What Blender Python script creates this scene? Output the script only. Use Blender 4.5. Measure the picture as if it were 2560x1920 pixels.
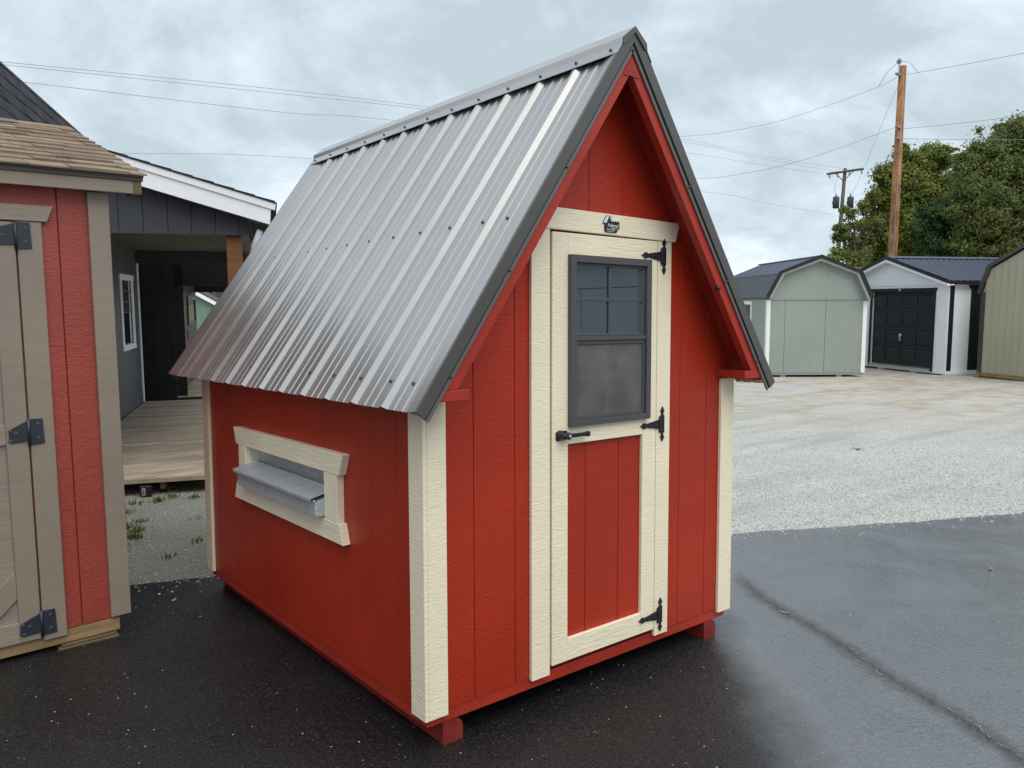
import bpy, bmesh, math, random
import numpy as np
from mathutils import Vector, Matrix, Euler
random.seed(7); rng = np.random.default_rng(7)
SC = bpy.context.scene
for o in list(bpy.data.objects): bpy.data.objects.remove(o)
COL = SC.collection

# ------------------------------------------------------------------ camera
FPX = 1973.83                                  # focal length in pixels of a 2560 wide picture
CAM = Vector((-1.494, -2.358, 1.682))
CR = Vector((0.7769, -0.6296, -0.0033)); CW = Vector((0.6261, 0.7727, -0.1047)); CR.normalize(); CW.normalize()
CU = CR.cross(CW); CU.normalize(); CR = CW.cross(CU)
cd = bpy.data.cameras.new('camera'); cam = bpy.data.objects.new('camera', cd); COL.objects.link(cam)
cd.sensor_fit = 'HORIZONTAL'; cd.sensor_width = 36; cd.lens = 36*FPX/2560; cd.clip_start = .05; cd.clip_end = 6000
cam.matrix_world = Matrix(((CR.x, CU.x, -CW.x, CAM.x), (CR.y, CU.y, -CW.y, CAM.y), (CR.z, CU.z, -CW.z, CAM.z), (0, 0, 0, 1)))
SC.camera = cam

# ------------------------------------------------------------------ world: overcast sky
SUN_DIR = Vector((-.10, -.60, 1.0)).normalized()
wd = bpy.data.worlds.new('World'); SC.world = wd; wd.use_nodes = True
nt = wd.node_tree; N = nt.nodes; LK = nt.links; N.clear()
out = N.new('ShaderNodeOutputWorld'); bg = N.new('ShaderNodeBackground'); LK.new(bg.outputs[0], out.inputs[0])
tc = N.new('ShaderNodeTexCoord'); sep = N.new('ShaderNodeSeparateXYZ'); LK.new(tc.outputs['Generated'], sep.inputs[0])
def wm(op, a, b=None, clamp=False):
    n = N.new('ShaderNodeMath'); n.operation = op; n.use_clamp = clamp
    for i, v in enumerate((a, b)):
        if v is None: continue
        if isinstance(v, (int, float)): n.inputs[i].default_value = v
        else: LK.new(v, n.inputs[i])
    return n.outputs[0]
zz = wm('ADD', wm('MAXIMUM', sep.outputs[2], 0.0), .42)
cx = wm('DIVIDE', sep.outputs[0], zz); cy = wm('DIVIDE', sep.outputs[1], zz)
cmb = N.new('ShaderNodeCombineXYZ'); LK.new(cx, cmb.inputs[0]); LK.new(cy, cmb.inputs[1])
def wnoise(scale, detail, rough, dist):
    n = N.new('ShaderNodeTexNoise'); n.inputs['Scale'].default_value = scale; n.inputs['Detail'].default_value = detail
    n.inputs['Roughness'].default_value = rough; n.inputs['Distortion'].default_value = dist
    LK.new(cmb.outputs[0], n.inputs['Vector']); return n.outputs['Fac']
n1 = wnoise(1.25, 8, .60, .5); n2_ = wnoise(3.6, 7, .62, .6)
cl = wm('ADD', wm('MULTIPLY', n1, .62), wm('MULTIPLY', n2_, .38))
rp = N.new('ShaderNodeValToRGB'); LK.new(cl, rp.inputs[0])
e = rp.color_ramp.elements; e[0].position = .42; e[0].color = (.395, .465, .505, 1); e[1].position = .585; e[1].color = (.655, .73, .80, 1)
m_ = rp.color_ramp.elements.new(.5); m_.color = (.505, .58, .64, 1)
sky = N.new('ShaderNodeTexSky'); sky.sky_type = 'NISHITA'; sky.sun_disc = False
sky.sun_elevation = math.asin(SUN_DIR.z); sky.sun_rotation = math.atan2(SUN_DIR.x, SUN_DIR.y); sky.air_density = 1; sky.dust_density = 3
sk = N.new('ShaderNodeVectorMath'); sk.operation = 'SCALE'; sk.inputs[3].default_value = .07; LK.new(sky.outputs[0], sk.inputs[0])
mx = N.new('ShaderNodeMix'); mx.data_type = 'RGBA'; mx.inputs[0].default_value = .88
LK.new(sk.outputs[0], mx.inputs[6]); LK.new(rp.outputs[0], mx.inputs[7])
LK.new(mx.outputs[2], bg.inputs[0]); bg.inputs[1].default_value = 1.0
sl = bpy.data.lights.new('sun', 'SUN'); sl.energy = 1.5; sl.angle = math.radians(60); sl.color = (1, .95, .87)
so = bpy.data.objects.new('sun', sl); COL.objects.link(so); so.location = (0, 0, 30)
so.rotation_euler = SUN_DIR.to_track_quat('Z', 'Y').to_euler()
SC.view_settings.view_transform = 'Standard'; SC.view_settings.look = 'None'; SC.view_settings.gamma = 1
SC.view_settings.use_curve_mapping = False; SC.view_settings.exposure = .62
SC.render.engine = 'CYCLES'; SC.cycles.max_bounces = 6; SC.cycles.use_denoising = True

# ------------------------------------------------------------------ helpers
TH = .0295
HF = Vector((.62944, .77704, 0))               # the yard falls away along this direction
def gz(x, y):
    s = HF.x*x + HF.y*y; t = math.tan(TH)
    if s < -12: return 12*t
    if s < 16: return -t*s
    if s < 26: return -t*16 - t*((s-16) - (s-16)**2/20)
    return -t*21
def px(x, y, D):                               # a pixel of the 2560 x 1920 photograph at depth D
    return CAM + (CW + CR*((x-1280)/FPX) - CU*((y-960)/FPX))*D
def az(deg): return Vector((math.sin(math.radians(deg)), math.cos(math.radians(deg)), 0))
def frame(origin, deg):                        # local x along azimuth deg, y to its back, z up
    d = az(deg); b = Vector((-d.y, d.x, 0)); o = Vector(origin)
    return Matrix(((d.x, b.x, 0, o.x), (d.y, b.y, 0, o.y), (0, 0, 1, o.z), (0, 0, 0, 1)))
def mesh(name, v, f, mat=None, smooth=False):
    m = bpy.data.meshes.new(name); m.from_pydata([tuple(p) for p in v], [], f); m.update()
    b = bmesh.new(); b.from_mesh(m); bmesh.ops.recalc_face_normals(b, faces=b.faces); b.to_mesh(m); b.free()
    if mat: m.materials.append(mat)
    if smooth:
        for p in m.polygons: p.use_smooth = True
    return m
def ob(name, m, parent=None, mat=None, **kw):
    o = bpy.data.objects.new(name, m); COL.objects.link(o)
    if parent: o.parent = parent
    if mat and m: m.materials.clear(); m.materials.append(mat)
    for k, v in kw.items(): o[k] = v
    return o
def thing(name, label, cat, mat4=None, group=None):
    o = bpy.data.objects.new(name, None); COL.objects.link(o); o.empty_display_size = .2
    if mat4 is not None: o.matrix_world = mat4
    o['label'] = label; o['category'] = cat
    if group: o['group'] = group
    return o
BF = [(0, 3, 2, 1), (4, 5, 6, 7), (0, 1, 5, 4), (1, 2, 6, 5), (2, 3, 7, 6), (3, 0, 4, 7)]
def boxv(a): x0, x1, y0, y1, z0, z1 = a; return [(x0, y0, z0), (x1, y0, z0), (x1, y1, z0), (x0, y1, z0), (x0, y0, z1), (x1, y0, z1), (x1, y1, z1), (x0, y1, z1)]
def bev(m, w, seg=1):
    b = bmesh.new(); b.from_mesh(m); bmesh.ops.bevel(b, geom=list(b.edges), offset=w, segments=seg, affect='EDGES', clamp_overlap=True); b.to_mesh(m); b.free(); return m
def box(name, a, mat, parent, bv=0, **kw):
    m = mesh(name, boxv(a), BF, mat)
    if bv: bev(m, bv)
    return ob(name, m, parent, **kw)
def boxes(name, L, mat, parent, bv=0, **kw):
    v, f = [], []
    for a in L:
        n = len(v); v += boxv(a); f += [tuple(i+n for i in q) for q in BF]
    m = mesh(name, v, f, mat)
    if bv: bev(m, bv)
    return ob(name, m, parent, **kw)
def prismv(poly, d0, d1, fn):                  # polygon (a,b) extruded between d0 and d1, fn maps (a,b,d) to a point
    n = len(poly); v = [fn(a, b, d0) for a, b in poly] + [fn(a, b, d1) for a, b in poly]
    f = [tuple(range(n-1, -1, -1)), tuple(range(n, 2*n))] + [(i, (i+1) % n, n+(i+1) % n, n+i) for i in range(n)]
    return v, f
def prism(name, poly, d0, d1, fn, mat, parent, bv=0, **kw):
    v, f = prismv(poly, d0, d1, fn); m = mesh(name, v, f, mat)
    if bv: bev(m, bv)
    return ob(name, m, parent, **kw)
XZ = lambda a, b, d: (a, d, b)                 # polygon in x,z extruded along y
YZ = lambda a, b, d: (d, a, b)
XY = lambda a, b, d: (a, b, d)
def clip(poly, a, b, c):                       # keep a*x+b*y<=c
    o = []
    for i, p in enumerate(poly):
        q = poly[(i+1) % len(poly)]; dp = a*p[0]+b*p[1]-c; dq = a*q[0]+b*q[1]-c
        if dp <= 0: o.append(p)
        if dp*dq < 0: t = dp/(dp-dq); o.append((p[0]+t*(q[0]-p[0]), p[1]+t*(q[1]-p[1])))
    return o
def tube(name, pts, r, mat, parent=None, sides=6, smooth=True, **kw):
    pts = [Vector(p) for p in pts]; n = len(pts); v, f = [], []
    rr = r if isinstance(r, (list, tuple)) else [r]*n
    up = Vector((0, 0, 1))
    for i, p in enumerate(pts):
        t = (pts[min(i+1, n-1)] - pts[max(i-1, 0)]).normalized()
        a = t.cross(up if abs(t.z) < .95 else Vector((1, 0, 0))).normalized(); b = t.cross(a)
        for k in range(sides):
            w = 2*math.pi*k/sides; v.append(p + (a*math.cos(w)+b*math.sin(w))*rr[i])
    for i in range(n-1):
        for k in range(sides):
            k2 = (k+1) % sides; f.append((i*sides+k, i*sides+k2, (i+1)*sides+k2, (i+1)*sides+k))
    f.append(tuple(range(sides-1, -1, -1))); f.append(tuple(range((n-1)*sides, n*sides)))
    return ob(name, mesh(name, v, f, mat, smooth), parent, **kw)
def lathe(name, prof, mat, parent, M=Matrix.Identity(4), sides=16, **kw):   # prof: (r,z)
    v, f = [], []; n = len(prof)
    for r, z in prof:
        for k in range(sides): w = 2*math.pi*k/sides; v.append(M @ Vector((r*math.cos(w), r*math.sin(w), z)))
    for i in range(n-1):
        for k in range(sides): k2 = (k+1) % sides; f.append((i*sides+k, i*sides+k2, (i+1)*sides+k2, (i+1)*sides+k))
    f.append(tuple(range(sides-1, -1, -1))); f.append(tuple(range((n-1)*sides, n*sides)))
    return ob(name, mesh(name, v, f, mat, True), parent, **kw)

# ------------------------------------------------------------------ materials
def M(name, col, rough=.6, spec=.5, metal=0., var=.10, vs=(3, 3, 3), fine=0., fs=(60, 60, 60), bumps=(), coat=0., coatr=.2, ior=1.5, rvar=0., trans=0., alpha=1.):
    m = bpy.data.materials.new(name); m.use_nodes = True; nt = m.node_tree; n = nt.nodes; l = nt.links
    p = n['Principled BSDF']; p.inputs['Roughness'].default_value = rough; p.inputs['Specular IOR Level'].default_value = spec
    p.inputs['Metallic'].default_value = metal; p.inputs['Coat Weight'].default_value = coat; p.inputs['Coat Roughness'].default_value = coatr
    p.inputs['IOR'].default_value = ior; p.inputs['Transmission Weight'].default_value = trans; p.inputs['Alpha'].default_value = alpha
    g = n.new('ShaderNodeNewGeometry'); pos = g.outputs['Position']
    def noise(sc, detail=4, rough_=.55, dist=0.):
        mp = n.new('ShaderNodeMapping'); mp.inputs['Scale'].default_value = sc; l.new(pos, mp.inputs[0])
        t = n.new('ShaderNodeTexNoise'); t.inputs['Scale'].default_value = 1; t.inputs['Detail'].default_value = detail
        t.inputs['Roughness'].default_value = rough_; t.inputs['Distortion'].default_value = dist; l.new(mp.outputs[0], t.inputs[0]); return t.outputs['Fac']
    def mixc(fac, a, b):
        x = n.new('ShaderNodeMix'); x.data_type = 'RGBA'; l.new(fac, x.inputs[0])
        for i, c in ((6, a), (7, b)):
            if hasattr(c, 'is_output'): l.new(c, x.inputs[i])
            else: x.inputs[i].default_value = (*c, 1)
        return x.outputs[2]
    def rmp(v, lo, hi):
        r = n.new('ShaderNodeMapRange'); r.inputs[1].default_value = lo; r.inputs[2].default_value = hi; l.new(v, r.inputs[0]); return r.outputs[0]
    c0 = tuple(min(1, x*(1-var)) for x in col); c1 = tuple(min(1, x*(1+var)) for x in col)
    c = mixc(rmp(noise(vs), .3, .7), c0, c1)
    if fine:
        f2 = rmp(noise(fs, 5, .65), .3, .72); dk = n.new('ShaderNodeMix'); dk.data_type = 'RGBA'; dk.blend_type = 'MULTIPLY'; dk.inputs[0].default_value = fine
        l.new(c, dk.inputs[6]); cr = n.new('ShaderNodeCombineColor'); [l.new(f2, cr.inputs[i]) for i in range(3)]; l.new(cr.outputs[0], dk.inputs[7]); c = dk.outputs[2]
    l.new(c, p.inputs['Base Color'])
    if rvar:
        r = n.new('ShaderNodeMapRange'); r.inputs[1].default_value = .3; r.inputs[2].default_value = .7; r.inputs[3].default_value = max(.02, rough-rvar); r.inputs[4].default_value = rough+rvar
        l.new(noise(tuple(q*2.3 for q in vs), 5), r.inputs[0]); l.new(r.outputs[0], p.inputs['Roughness'])
    prev = None
    for sc, strength, dist, detail, distort in bumps:
        b = n.new('ShaderNodeBump'); b.inputs['Strength'].default_value = strength; b.inputs['Distance'].default_value = dist
        l.new(noise(sc, detail, .55, distort), b.inputs['Height'])
        if prev: l.new(prev, b.inputs['Normal'])
        prev = b.outputs[0]
    if prev: l.new(prev, p.inputs['Normal'])
    m['_pos'] = 1
    return m
# embossed engineered siding: short wavy ripples lying across the board, long swirls up it
EMB = (((15, 15, 75), .32, .009, 2, 1.8), ((34, 34, 8), .22, .006, 3, 2.2))
EMBH = (((9, 9, 80), .45, .008, 3, 1.2), ((5, 5, 26), .3, .008, 2, 1.5))
RED = M('red_painted_siding', (.36, .0265, .0095), .38, .36, var=.13, vs=(1.4, 1.4, 1.4), bumps=EMB)
REDT = M('red_painted_lumber', (.35, .028, .015), .45, .4, var=.10, vs=(5, 5, 5), bumps=(((7, 7, 60), .3, .003, 4, 1.0),))
REDW = M('red_stained_skid', (.19, .020, .016), .55, .35, var=.25, vs=(9, 9, 9), bumps=(((60, 4, 60), .4, .003, 4, .5),))
CRM = M('cream_painted_siding', (.83, .74, .555), .45, .4, var=.035, vs=(4, 4, 4), bumps=EMB)
CRMH = M('cream_painted_board', (.83, .74, .555), .45, .4, var=.04, vs=(4, 4, 9), bumps=EMBH)
STEEL = M('grey_metallic_steel', (.50, .48, .465), .33, .5, metal=.82, var=.05, vs=(1.2, 1.2, 1.2), rvar=.05, bumps=(((2, .8, 2), .05, .02, 2, 0),))
TRIMS = M('grey_steel_trim', (.072, .068, .063), .36, .5, metal=0., ior=1.6, var=.05, bumps=(((3, 3, 3), .05, .02, 2, 0),))
TRIML = M('light_steel_lip', (.115, .110, .104), .38, .5, ior=1.6, var=.05)
GALV = M('galvanised_sheet', (.50, .55, .60), .40, .6, metal=.35, var=.12, vs=(14, 14, 14), fine=.15, fs=(50, 50, 50), rvar=.08)
DARKIN = M('bare_interior_wood', (.10, .085, .065), .8, .2)
BRONZE = M('dark_window_frame', (.075, .073, .078), .42, .5, var=.05)
BLK = M('black_hardware', (.012, .012, .016), .38, .5, var=.2)
SCRW = M('screw_head', (.10, .095, .09), .35, .6, metal=.5)
WHT = M('white_paint', (.84, .86, .88), .5, .35, var=.03, bumps=(((6, 6, 60), .15, .003, 3, .6),))
PLATE = M('black_plate', (.012, .014, .018), .35, .5, var=.1)
PRINT = M('white_print', (.78, .80, .82), .5, .3, var=.02)
def glassmat(name, tint, rough=.015):
    m = bpy.data.materials.new(name); m.use_nodes = True; nt = m.node_tree; n = nt.nodes; l = nt.links; n.clear()
    o = n.new('ShaderNodeOutputMaterial'); tr = n.new('ShaderNodeBsdfTransparent'); tr.inputs[0].default_value = (*tint, 1)
    gl = n.new('ShaderNodeBsdfGlossy'); gl.inputs['Roughness'].default_value = rough; gl.inputs[0].default_value = (.95, .97, 1, 1)
    fr = n.new('ShaderNodeFresnel'); fr.inputs[0].default_value = 1.9; mx = n.new('ShaderNodeMixShader')
    l.new(fr.outputs[0], mx.inputs[0]); l.new(tr.outputs[0], mx.inputs[1]); l.new(gl.outputs[0], mx.inputs[2]); l.new(mx.outputs[0], o.inputs[0]); return m
GLASS = glassmat('window_glass', (.75, .82, .86))
def screenmat():
    m = bpy.data.materials.new('insect_screen'); m.use_nodes = True; nt = m.node_tree; n = nt.nodes; l = nt.links
    p = n['Principled BSDF']; p.inputs['Base Color'].default_value = (.15, .149, .146, 1); p.inputs['Roughness'].default_value = .7
    g = n.new('ShaderNodeNewGeometry'); t = n.new('ShaderNodeTexNoise'); t.inputs['Scale'].default_value = 6; t.inputs['Detail'].default_value = 5; l.new(g.outputs['Position'], t.inputs[0])
    r = n.new('ShaderNodeMapRange'); r.inputs[1].default_value = .3; r.inputs[2].default_value = .7; r.inputs[3].default_value = .48; r.inputs[4].default_value = .86; l.new(t.outputs['Fac'], r.inputs[0]); l.new(r.outputs[0], p.inputs['Alpha']); return m  # soft pale reflections put into the screen as patchy opacity
SCREEN = screenmat()

# ground materials ------------------------------------------------
def asphalt():
    m = bpy.data.materials.new('wet_asphalt'); m.use_nodes = True; nt = m.node_tree; n = nt.nodes; l = nt.links; p = n['Principled BSDF']
    g = n.new('ShaderNodeNewGeometry'); pos = g.outputs['Position']
    def noise(s, d=4, r=.55, ds=0):
        t = n.new('ShaderNodeTexNoise'); t.inputs['Scale'].default_value = s; t.inputs['Detail'].default_value = d; t.inputs['Roughness'].default_value = r; t.inputs['Distortion'].default_value = ds; l.new(pos, t.inputs[0]); return t.outputs['Fac']
    def rmp(v, a, b, c=0., d=1.):
        x = n.new('ShaderNodeMapRange'); x.inputs[1].default_value = a; x.inputs[2].default_value = b; x.inputs[3].default_value = c; x.inputs[4].default_value = d; l.new(v, x.inputs[0]); return x.outputs[0]
    def mix(f, a, b):
        x = n.new('ShaderNodeMix'); x.data_type = 'RGBA'; l.new(f, x.inputs[0])
        for i, c in ((6, a), (7, b)):
            if hasattr(c, 'is_output'): l.new(c, x.inputs[i])
            else: x.inputs[i].default_value = (*c, 1)
        return x.outputs[2]
    c = mix(rmp(noise(1.1, 5), .3, .7), (.007, .0073, .008), (.016, .0165, .018))
    c = mix(rmp(noise(95, 4, .7), .54, .68), c, (.055, .057, .058))
    c = mix(rmp(noise(60, 3, .6), .30, .46, 1., 0.), c, (.004, .004, .005))
    v = n.new('ShaderNodeTexVoronoi'); v.inputs['Scale'].default_value = 62; l.new(pos, v.inputs[0])
    cs = n.new('ShaderNodeSeparateColor'); l.new(v.outputs['Color'], cs.inputs[0])
    a = rmp(cs.outputs[0], .985, .992); b = rmp(v.outputs['Distance'], .22, .30, 1., 0.)
    mm = n.new('ShaderNodeMath'); mm.operation = 'MULTIPLY'; l.new(a, mm.inputs[0]); l.new(b, mm.inputs[1])
    c = mix(mm.outputs[0], c, (.30, .30, .29)); l.new(c, p.inputs['Base Color'])
    # sky reflection painted paler and glossier, past a line imitating the coop's mirrored edge
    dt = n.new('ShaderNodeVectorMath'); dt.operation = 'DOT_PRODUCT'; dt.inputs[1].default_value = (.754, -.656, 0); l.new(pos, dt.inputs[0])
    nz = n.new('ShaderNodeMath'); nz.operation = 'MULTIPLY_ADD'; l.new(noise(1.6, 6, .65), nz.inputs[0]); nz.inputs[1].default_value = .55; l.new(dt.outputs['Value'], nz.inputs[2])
    sky_sheen = rmp(nz.outputs[0], 1.50, 1.80)
    fc = n.new('ShaderNodeMath'); fc.operation = 'MULTIPLY'; l.new(sky_sheen, fc.inputs[0]); l.new(rmp(noise(80, 4, .7), .35, .65, .15, .95), fc.inputs[1]); c = mix(fc.outputs[0], c, (.085, .092, .102)); c = mix(rmp(noise(38, 5, .75), .50, .66, 0., .75), c, (.022, .024, .028)); c = mix(rmp(noise(52, 4, .7, .3), .60, .68, 0., .55), c, (.20, .205, .21)); gm = n.new('ShaderNodeMix'); gm.data_type = 'RGBA'; l.new(sky_sheen, gm.inputs[0]); gm.inputs[6].default_value = (0, 0, 0, 1); l.new(c, gm.inputs[7]); base0 = p.inputs['Base Color'].links[0].from_socket; gm.inputs[6].default_value = (0, 0, 0, 1); l.new(base0, gm.inputs[6]); l.new(gm.outputs[2], p.inputs['Base Color'])
    l.new(rmp(sky_sheen, 0., 1., 1.40, 3.05), p.inputs['IOR'])
    ra = n.new('ShaderNodeMix'); l.new(sky_sheen, ra.inputs[0]); l.new(rmp(noise(.9, 6, .6, .4), .35, .68, .30, .50), ra.inputs[2]); l.new(rmp(noise(1.9, 7, .7, .6), .36, .64, .17, .42), ra.inputs[3])
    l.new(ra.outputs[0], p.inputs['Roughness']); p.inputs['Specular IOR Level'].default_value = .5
    b1 = n.new('ShaderNodeBump'); b1.inputs['Strength'].default_value = .5; b1.inputs['Distance'].default_value = .008; l.new(noise(75, 3, .6), b1.inputs['Height'])
    b2 = n.new('ShaderNodeBump'); b2.inputs['Strength'].default_value = .30; b2.inputs['Distance'].default_value = .015; l.new(noise(32, 5, .7), b2.inputs['Height']); l.new(b1.outputs[0], b2.inputs['Normal'])
    l.new(b2.outputs[0], p.inputs['Normal']); return m
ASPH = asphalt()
def gravel():
    m = bpy.data.materials.new('crushed_stone'); m.use_nodes = True; nt = m.node_tree; n = nt.nodes; l = nt.links; p = n['Principled BSDF']
    g = n.new('ShaderNodeNewGeometry'); pos = g.outputs['Position']
    def noise(s, d=4, r=.55, ds=0):
        t = n.new('ShaderNodeTexNoise'); t.inputs['Scale'].default_value = s; t.inputs['Detail'].default_value = d; t.inputs['Roughness'].default_value = r; t.inputs['Distortion'].default_value = ds; l.new(pos, t.inputs[0]); return t.outputs['Fac']
    def rmp(v, a, b, c=0., d=1.):
        x = n.new('ShaderNodeMapRange'); x.inputs[1].default_value = a; x.inputs[2].default_value = b; x.inputs[3].default_value = c; x.inputs[4].default_value = d; l.new(v, x.inputs[0]); return x.outputs[0]
    def mix(f, a, b, bt='MIX'):
        x = n.new('ShaderNodeMix'); x.data_type = 'RGBA'; x.blend_type = bt
        if isinstance(f, float): x.inputs[0].default_value = f
        else: l.new(f, x.inputs[0])
        for i, c in ((6, a), (7, b)):
            if hasattr(c, 'is_output'): l.new(c, x.inputs[i])
            else: x.inputs[i].default_value = (*c, 1)
        return x.outputs[2]
    v = n.new('ShaderNodeTexVoronoi'); v.inputs['Scale'].default_value = 62; l.new(pos, v.inputs[0])
    cs = n.new('ShaderNodeSeparateColor'); l.new(v.outputs['Color'], cs.inputs[0])
    c = mix(rmp(cs.outputs[0], .1, .95), (.40, .395, .375), (.78, .775, .75))
    c = mix(rmp(noise(5, 5, .65), .35, .7), c, (.60, .60, .58))
    c = mix(rmp(v.outputs['Distance'], .40, .72, 0., .55), c, (.16, .16, .145))
    sp = n.new('ShaderNodeSeparateXYZ'); l.new(pos, sp.inputs[0])
    # trampled clay by the row of sheds; a real patch on the ground
    dt = n.new('ShaderNodeVectorMath'); dt.operation = 'DOT_PRODUCT'; dt.inputs[1].default_value = (.62944, .77704, 0); l.new(pos, dt.inputs[0])
    near = rmp(dt.outputs['Value'], 8.0, 13.0)
    pt = rmp(noise(.42, 7, .66, 1.2), .38, .54)
    mm = n.new('ShaderNodeMath'); mm.operation = 'MULTIPLY'; l.new(near, mm.inputs[0]); l.new(pt, mm.inputs[1])
    m2 = n.new('ShaderNodeMath'); m2.operation = 'MULTIPLY'; l.new(mm.outputs[0], m2.inputs[0]); m2.inputs[1].default_value = .9
    clay = mix(rmp(noise(2.2, 5), .35, .65), (.36, .28, .21), (.56, .51, .41))
    c = mix(m2.outputs[0], c, clay)
    c = mix(rmp(noise(.8, 4), .35, .75, 0., .30), c, (.27, .275, .23))
    # ruts and dirtier stone between the buildings
    wv = n.new('ShaderNodeTexNoise'); mpw = n.new('ShaderNodeMapping'); mpw.inputs['Rotation'].default_value = (0, 0, .45); mpw.inputs['Scale'].default_value = (.25, 2.4, 1); l.new(pos, mpw.inputs[0]); wv.inputs['Scale'].default_value = 1; wv.inputs['Detail'].default_value = 6; l.new(mpw.outputs[0], wv.inputs[0])
    c = mix(rmp(wv.outputs['Fac'], .50, .68, 0., .45), c, (.30, .295, .27))
    c = mix(rmp(sp.outputs[0], 2.6, 1.4, 0., .68), c, (.165, .172, .125))
    l.new(c, p.inputs['Base Color']); p.inputs['Roughness'].default_value = .85; p.inputs['Specular IOR Level'].default_value = .25
    b1 = n.new('ShaderNodeBump'); b1.inputs['Strength'].default_value = .8; b1.inputs['Distance'].default_value = .012; b1.invert = True; l.new(v.outputs['Distance'], b1.inputs['Height'])
    b2 = n.new('ShaderNodeBump'); b2.inputs['Strength'].default_value = .5; b2.inputs['Distance'].default_value = .04; l.new(noise(6, 5), b2.inputs['Height']); l.new(b1.outputs[0], b2.inputs['Normal'])
    l.new(b2.outputs[0], p.inputs['Normal']); return m
GRAV = gravel()
FIELD = M('meadow_grass', (.11, .16, .035), .9, .1, var=.35, vs=(.05, .05, .05), fine=.4, fs=(1.5, 1.5, 1.5))

# ================================================================== THE GROUND
def ground():
    us = [-60, -30, -14] + list(np.arange(-12, 28, 2.0)) + [30, 40, 60, 100, 200, 500, 1200, 3000]
    ts = [-3000, -1200, -500, -200, -100, -60, -40, -20, -10, -5, 0, 5, 10, 20, 40, 60, 100, 200, 500, 1200, 3000]
    T = Vector((HF.y, -HF.x, 0)); v, f = [], []
    for u in us:
        for t in ts: q = HF*u + T*t; v.append((q.x, q.y, gz(q.x, q.y)-.016))
    n = len(ts)
    for i in range(len(us)-1):
        for j in range(n-1): f.append((i*n+j, i*n+j+1, (i+1)*n+j+1, (i+1)*n+j))
    ob('gravel_ground', mesh('gravel_ground', v, f, GRAV), kind='structure')
    v, f = [], []
    for i, u in enumerate((44, 70, 150, 500, 1500, 3000)):
        for t in ts: q = HF*u + T*t; v.append((q.x, q.y, gz(q.x, q.y)+.01+(0 if u < 80 else (u-80)*.004)))
    for i in range(5):
        for j in range(n-1): f.append((i*n+j, i*n+j+1, (i+1)*n+j+1, (i+1)*n+j))
    ob('meadow', mesh('meadow', v, f, FIELD), kind='structure')
ground()
# asphalt apron with a ragged edge along the gravel
EDGE = lambda x: 2.69 - .45*x
av = []; xs = np.concatenate([[-8, -4, -2], np.arange(-1.5, 8, .06), [9, 11, 14]])
for x in xs: av.append((x, EDGE(x) + (rng.normal(0, .011) + .03*math.sin(x*2.1)+.015*math.sin(x*7.3) if -2 < x < 8.5 else 0)))
pts = av + [(14, -16), (0, -13), (-8, -6)]
vv = [(x, y, gz(x, y)) for x, y in pts]; nn = len(vv)
vv += [(x, y, gz(x, y)-.03) for x, y in pts]
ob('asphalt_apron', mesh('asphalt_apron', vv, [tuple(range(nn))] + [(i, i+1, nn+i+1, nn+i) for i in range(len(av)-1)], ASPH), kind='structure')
# crack running out over the apron: damp strip, hairline, pale grit in it
def strip(name, pts, wid, dz, mat, jit=.3, step=.03):
    P = [Vector((a, b, 0)) for a, b in pts]; v, f = [], []; ln = []
    for a, b in zip(P[:-1], P[1:]):
        k = max(2, int((b-a).length/step))
        for i in range(k): ln.append(a.lerp(b, i/k))
    ln.append(P[-1]); off = 0
    for i, q in enumerate(ln):
        t = (ln[min(i+1, len(ln)-1)]-ln[max(0, i-1)]).normalized(); s = Vector((t.y, -t.x, 0)); off = off*.93+random.gauss(0, .0022)
        e_ = min(1, (i+1)/6, (len(ln)-i)/6)
        for sg in (-1, 1):
            w = q + s*(off + sg*wid*e_*(1+random.uniform(-jit, jit))); v.append((w.x, w.y, gz(w.x, w.y)+dz))
    for i in range(len(ln)-1): f.append((2*i, 2*i+1, 2*i+3, 2*i+2))
    return ob(name, mesh(name, v, f, mat), kind='structure')
def decal():
    m = bpy.data.materials.new('damp_crack'); m.use_nodes = True; nt = m.node_tree; n = nt.nodes; l = nt.links; p = n['Principled BSDF']
    p.inputs['Base Color'].default_value = (.022, .018, .020, 1); p.inputs['Roughness'].default_value = .45; p.inputs['IOR'].default_value = 1.5
    at = n.new('ShaderNodeAttribute'); at.attribute_name = 'across'; g = n.new('ShaderNodeNewGeometry')
    t = n.new('ShaderNodeTexNoise'); t.inputs['Scale'].default_value = 14; t.inputs['Detail'].default_value = 6; t.inputs['Roughness'].default_value = .7; l.new(g.outputs['Position'], t.inputs[0])
    a = n.new('ShaderNodeMath'); a.operation = 'MULTIPLY_ADD'; l.new(t.outputs['Fac'], a.inputs[0]); a.inputs[1].default_value = 1.5; l.new(at.outputs['Fac'], a.inputs[2])
    r = n.new('ShaderNodeMapRange'); r.inputs[1].default_value = .95; r.inputs[2].default_value = 1.75; r.inputs[4].default_value = .36; l.new(a.outputs[0], r.inputs[0]); l.new(r.outputs[0], p.inputs['Alpha'])
    b = n.new('ShaderNodeBump'); b.inputs['Strength'].default_value = 1; b.inputs['Distance'].default_value = .01; t2 = n.new('ShaderNodeTexNoise'); t2.inputs['Scale'].default_value = 75; l.new(g.outputs['Position'], t2.inputs[0]); l.new(t2.outputs['Fac'], b.inputs['Height']); l.new(b.outputs[0], p.inputs['Normal'])
    return m
CK = [(2.75, .58), (2.45, .20), (2.22, -.32), (1.98, -.78), (1.84, -1.12), (1.66, -1.45), (1.50, -1.9)]
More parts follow.
